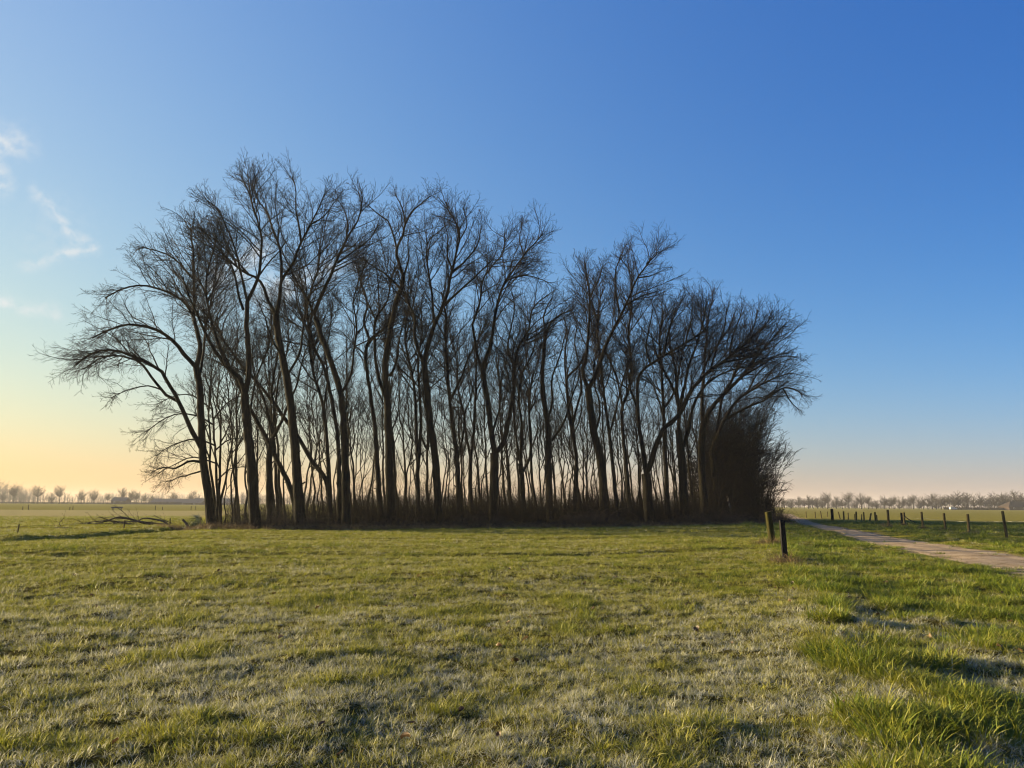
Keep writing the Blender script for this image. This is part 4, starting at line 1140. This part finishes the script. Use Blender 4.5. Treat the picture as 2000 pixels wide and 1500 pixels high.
fallen([(298, 1026), (276, 1020), (262, 1016), (248, 1012), (232, 1010), (218, 1014), (200, 1020), (185, 1022)], 52, 5, 2, 'longest fallen bough arching over the grass beside the ditch', 1)
fallen([(330, 1026), (318, 1018), (300, 1014), (282, 1012), (272, 1016), (268, 1020)], 51, 4.5, 2, 'fallen bough with its thick end at the third short post', 2)
fallen([(262, 1026), (225, 1024), (190, 1023), (160, 1022), (140, 1023)], 52.5, 4, 2, 'straight fallen bough lying flat under the arching one', 3)
fallen([(240, 1024), (220, 1019), (205, 1013), (192, 1010)], 53, 2, 1, 'thin fallen branch sticking up out of the heap', 4)
fallen([(140, 1038), (125, 1034), (112, 1033), (98, 1034)], 43, 2.5, 1.2, 'small loose branch lying apart on the left grass', 5)
fallen([(119, 1028), (116, 1022), (121, 1016), (126, 1011)], 45, 1.5, .8, 'thin broken branch standing upright in the left grass', 6)
fallen([(322, 1024), (285, 1020), (250, 1019), (215, 1022), (178, 1025)], 51.5, 3, 1.5, 'low twiggy branch along the front of the fallen heap', 8)
fallen([(300, 1024), (270, 1017), (240, 1013), (205, 1011)], 53.5, 2.5, 1, 'fallen branch whose thin tip points up left from the heap', 9)
fallen([(260, 1026), (232, 1019), (205, 1017), (170, 1021), (150, 1024)], 50.5, 3, 1.4, 'fallen branch at the left end of the heap, fanning into twigs', 10)
fallen([(335, 1022), (312, 1012), (300, 1006)], 52, 2, 1, 'short thin branch sticking up at the right of the heap', 12)
o = fallen([(369, 1031), (364, 1023), (357, 1015)], 48.5, 6, 4.5, 'short sawn log leaning up beside the leftmost trunk', 7, twigs=False, name='sawn_log')
o['category'] = 'log'; del o['group']


# ------------------------------------------------------------------ far trees and farms
def far_proto(seed, H, spread, clear, name='field_tree'):
    g = np.random.default_rng(seed); root = empty(name, (0, 0, 0)); mb = MB()
    K = 10; z = np.linspace(-.3, H * .72, K); p = np.stack([np.cumsum(g.normal(0, .05, K)), np.cumsum(g.normal(0, .05, K)), z], 1); r = limb_radius(g, K, .24, .07, True)
    n = 74; d = unit(g.normal(size=(n, 3))) * (g.random(n) ** .4)[:, None]
    lob = 1 + .16 * np.sin(3 * np.arctan2(d[:, 1], d[:, 0]) + seed)
    tip = np.stack([d[:, 0] * H * .40 * spread * lob, d[:, 1] * H * .40 * spread * lob, H * (.5 + clear / 2) + d[:, 2] * H * (.5 - clear / 2)], 1)
    z0 = np.clip(tip[:, 2] - np.hypot(tip[:, 0], tip[:, 1]) * g.uniform(.5, 1.1, n) - .3, H * clear * .9, H * .7)
    st = np.stack([np.interp(z0, z, p[:, 0]), np.interp(z0, z, p[:, 1]), z0], 1)
    mid = st * .5 + tip * .5; mid[:, 2] -= .08 * np.linalg.norm(tip - st, axis=1)
    t = np.linspace(0, 1, 8)[None, :, None]
    L = (1 - t) ** 2 * st[:, None] + 2 * t * (1 - t) * mid[:, None] + t * t * tip[:, None]
    L[:, 1:-1] += g.normal(0, .06, (n, 6, 3))
    LR = np.linspace(.075, .025, 8)[None] * g.uniform(.6, 1.2, n)[:, None]
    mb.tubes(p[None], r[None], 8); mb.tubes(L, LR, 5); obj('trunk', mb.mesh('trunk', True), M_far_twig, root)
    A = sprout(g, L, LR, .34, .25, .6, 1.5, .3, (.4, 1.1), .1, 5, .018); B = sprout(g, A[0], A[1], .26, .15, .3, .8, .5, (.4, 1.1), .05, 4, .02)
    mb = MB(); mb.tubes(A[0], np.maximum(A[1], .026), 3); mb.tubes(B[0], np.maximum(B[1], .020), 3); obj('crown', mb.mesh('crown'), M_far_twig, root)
    return root


fp = [far_proto(500, 8.3, 1.05, .27), far_proto(501, 8.6, .9, .36), far_proto(502, 8.2, 1.2, .25), far_proto(503, 7.6, 1.15, .1)]
fused = set()


def far_tree(u, vt, k, label, group, Y=600, base_v=None, wide=1.0):
    b = P3(u, 985, Y); x = b[0]
    hpx = (986.0 + (u / 2000) * 13) - vt
    hpx *= (1.0 if u > 1000 else .86) + .30 * _tab[int(u) % 256, 7]; wide *= .75 + .5 * _tab[int(u) % 256, 19]
    sc = hpx * Y / F / (8.3, 8.6, 8.2, 7.6)[k]
    if k not in fused:
        fused.add(k); o = fp[k]; o.location = (x, Y, 0); o.rotation_euler = (0, 0, u); o.scale = (sc * wide, sc * wide, sc)
    else: o = copy_thing(fp[k], (x, Y, 0), u * 1.0, (sc * wide, sc * wide, sc))
    tag(o, label, 'tree', group); return o


LT = [(26, 945, 1), (72, 949, 1), (115, 951, 1), (159, 958, 0), (183, 959, 2), (210, 960, 1), (237, 957, 1), (255, 957, 0), (266, 958, 1), (281, 966, 0), (296, 971, 3), (338, 958, 2), (377, 958, 3), (100, 962, 3), (4, 962, 0)]
LT.sort()
for k, (u, vt, kd) in enumerate(LT):
    far_tree(u, vt, kd, f'hazy bare tree in the far row on the left, {ORD[k]} from the left', 'trees along the far edge of the left field', Y=585 + 14 * (k % 3), wide=.9)
RT = [(1532, 975, 0), (1546, 977, 3), (1560, 976, 2), (1579, 972, 2), (1597, 976, 3), (1616, 967, 1), (1634, 974, 3), (1658, 965, 1), (1682, 971, 0), (1696, 971, 1), (1711, 979, 3), (1728, 973, 0), (1746, 970, 1), (1765, 977, 0),
      (1784, 970, 1), (1803, 976, 0), (1821, 971, 1), (1838, 972, 0), (1854, 969, 1), (1864, 973, 0), (1873, 967, 2), (1891, 966, 1), (1916, 969, 0), (1931, 972, 3), (1942, 970, 0), (1959, 962, 1), (1981, 965, 2), (1997, 967, 0), (1571, 978, 0), (1588, 979, 1), (1607, 978, 3), (1645, 979, 2), (1670, 979, 3), (1703, 980, 0), (1737, 980, 2), (1756, 979, 3), (1775, 980, 2), (1794, 979, 3), (1812, 978, 2), (1829, 979, 3), (1846, 977, 0), (1882, 976, 3), (1903, 975, 2), (1924, 976, 0), (1950, 973, 3), (1970, 974, 0)]
RT.sort()
for k, (u, vt, kd) in enumerate(RT):
    far_tree(u, vt, kd, f'round crowned bare tree in the far row right of the grove, {ORD[k]} from the left', 'trees along the far road on the right', Y=560 + 13 * (k % 4), wide=1.05)
# a far wood that reads as one mass
g = np.random.default_rng(91); mb = MB()
for Y, x0, x1, n, h in ((800, -640, 660, 1100, 10), (1050, -840, 860, 1000, 15), (840, -620, -520, 160, 22), (1500, -1150, 1150, 900, 21)):
    X = g.uniform(x0, x1, n); YY = Y + g.normal(0, 12, n); hm = h * (0.75 + .5 * fbm(X / 40, YY * 0 + Y, 3)) * g.uniform(.6, 1.1, n)
    K = 5; t = np.linspace(0, 1, K)
    p = np.stack([X[:, None] + g.normal(0, .3, (n, K)), YY[:, None] + g.normal(0, .3, (n, K)), hm[:, None] * t], 2)
    mb.tubes(p, np.full((n, K), .22) * (1.1 - t), 3)
    L = sprout(g, p, np.full((n, K), .15), .8, .12, 1.2, 4, .4, (.4, 1.2), .2, 4, .04); mb.tubes(L[0], np.maximum(L[1], .07), 3)
    L2 = sprout(g, L[0], L[1], .9, .2, .8, 2, .5, (.4, 1.2), .1, 3, .04); mb.tubes(L2[0], np.maximum(L2[1], .06), 3)
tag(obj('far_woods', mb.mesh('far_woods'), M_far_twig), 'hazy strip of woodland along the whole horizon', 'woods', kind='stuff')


def farm(u, Y, w, dpt, wall_h, roof_h, wall_m, roof_m, label, hip=0.0, wins=3, rz=0.0, name='farmhouse'):
    x = P3(u, 985, Y)[0]; root = empty(name, (x, Y, 0)); root.rotation_euler = (0, 0, rz); tag(root, label, 'house' if name == 'farmhouse' else 'barn')
    mb = MB(); mb.box((0, 0, wall_h / 2), (w, dpt, wall_h))
    X, Dp = w / 2, dpt / 2
    if hip == 0: mb.add([[-X, -Dp, wall_h], [-X, Dp, wall_h], [-X, 0, wall_h + roof_h - .1], [X, -Dp, wall_h], [X, Dp, wall_h], [X, 0, wall_h + roof_h - .1]], None, [[0, 2, 1], [3, 4, 5]])
    obj('wall', mb.mesh('wall'), wall_m, root)
    e = .4; hx = X + e - hip
    mb = MB()
    mb.add([[-X - e, -Dp - e, wall_h - .15], [X + e, -Dp - e, wall_h - .15], [hx, 0, wall_h + roof_h], [-hx, 0, wall_h + roof_h], [X + e, Dp + e, wall_h - .15], [-X - e, Dp + e, wall_h - .15]],
           [[0, 1, 2, 3], [4, 5, 3, 2]], [[1, 4, 2], [5, 0, 3]] if hip else None)
    rf = obj('roof', mb.mesh('roof'), roof_m, root)
    md = rf.modifiers.new('thickness', 'SOLIDIFY'); md.thickness = .18
    for k in range(wins):
        wx = -X + w * (k + .5) / wins
        mb = MB(); mb.box((wx, -Dp - .02, wall_h * .55), (1.1, .08, 1.2)); wf = obj('window', mb.mesh('window'), M_white, root)
        mb = MB(); mb.box((wx, -Dp - .07, wall_h * .55), (.9, .03, 1.0)); obj('pane', mb.mesh('pane'), M_glass, wf)
    return root


farm(350, 570, 37, 14, 1.5, 2.8, M_brick, M_roof, 'long low barn with a dark roof behind the far left trees', wins=4, name='barn')
farm(420, 590, 30, 13, 1.8, 3.0, M_brick, M_roof, 'low dark barn glimpsed behind the leftmost trunks', wins=3, name='barn')
farm(236, 560, 10, 9, 2.4, 2.6, M_brick, M_roof, 'small hazy house between the far left trees', wins=2)
farm(1988, 540, 20, 12, 2.4, 3.6, M_brick, M_redroof, 'brown roofed farmhouse half cut by the right picture edge', hip=5, wins=3)
# low hedges on the horizon
for u, Y, w, h, lab in ((1905, 540, 44, 1.6, 'low clipped dark hedge below the far right trees'), (290, 550, 46, 1.5, 'low dark hedge in front of the long barn'), (100, 560, 95, 1.3, 'thin low hedge under the far left trees')):
    x = P3(u, 985, Y)[0]; n = 900; g = np.random.default_rng(u)
    p0 = np.stack([g.uniform(-w / 2, w / 2, n), g.normal(0, .5, n), np.zeros(n)], 1); K = 4; t = np.linspace(0, 1, K)
    hh = h * g.uniform(.6, 1.15, n); p = p0[:, None] + np.stack([g.normal(0, .2, (n, K)), g.normal(0, .15, (n, K)), hh[:, None] * t[None]], 2)
    mb = MB(); mb.tubes(p, np.full((n, K), .05), 3); L = sprout(g, p, np.full((n, K), .05), .25, .1, .3, .8, .5, (.5, 1.2), .1, 3, .05); mb.tubes(L[0], np.maximum(L[1], .03), 3)
    tag(obj('hedge', mb.mesh('hedge'), M_red_twig, loc=(x, Y, 0)), lab, 'hedge')
# a parked white van by the far road
x = P3(1861, 985, 530)[0]; root = empty('parked_van', (x, 530, 0)); tag(root, 'tiny white van parked under the far right trees', 'van')
prof = np.array([(-2.3, .35), (2.3, .35), (2.3, 1.0), (1.75, 1.15), (1.2, 1.9), (-2.2, 1.95), (-2.3, 1.8)]); m = len(prof)
V = np.concatenate([np.c_[prof[:, 0], np.full(m, -.9), prof[:, 1]], np.c_[prof[:, 0], np.full(m, .9), prof[:, 1]]])
me = raw_mesh('body', V, [(k, (k + 1) % m, m + (k + 1) % m, m + k) for k in range(m)], [(0, k + 1, k) for k in range(1, m - 1)] + [(m, m + k, m + k + 1) for k in range(1, m - 1)])
obj('body', me, M_white, root)
mb = MB(); mb.box((1.0, -.91, 1.5), (.8, .02, .5)); obj('window', mb.mesh('window'), M_glass, root)
for wx in (-1.4, 1.4):
    for wy in (-.8, .8):
        mb = MB(); mb.tubes(np.array([[[wx, wy - .12, .33], [wx, wy + .12, .33]]]), np.array([[.33, .33]]), 16, cap=True); obj('wheel', mb.mesh('wheel'), M_rubber, root)

# ------------------------------------------------------------------ the hazy morning air
mb = MB(); mb.box((0, 600, 14.0), (3600, 3800, 31.0))
hz = bpy.data.materials.new('morning_haze'); hz.use_nodes = True
hn = hz.node_tree.nodes; hn.remove(hn['Principled BSDF'])
pv_ = hn.new('ShaderNodeVolumePrincipled'); pv_.inputs['Color'].default_value = (0.86, 0.86, 0.88, 1); pv_.inputs['Density'].default_value = HAZE; pv_.inputs['Anisotropy'].default_value = 0.1
hz.node_tree.links.new(pv_.outputs[0], hn['Material Output'].inputs['Volume'])
tag(obj('haze', mb.mesh('haze'), hz), 'thin pale morning haze over the fields', 'haze', kind='stuff')
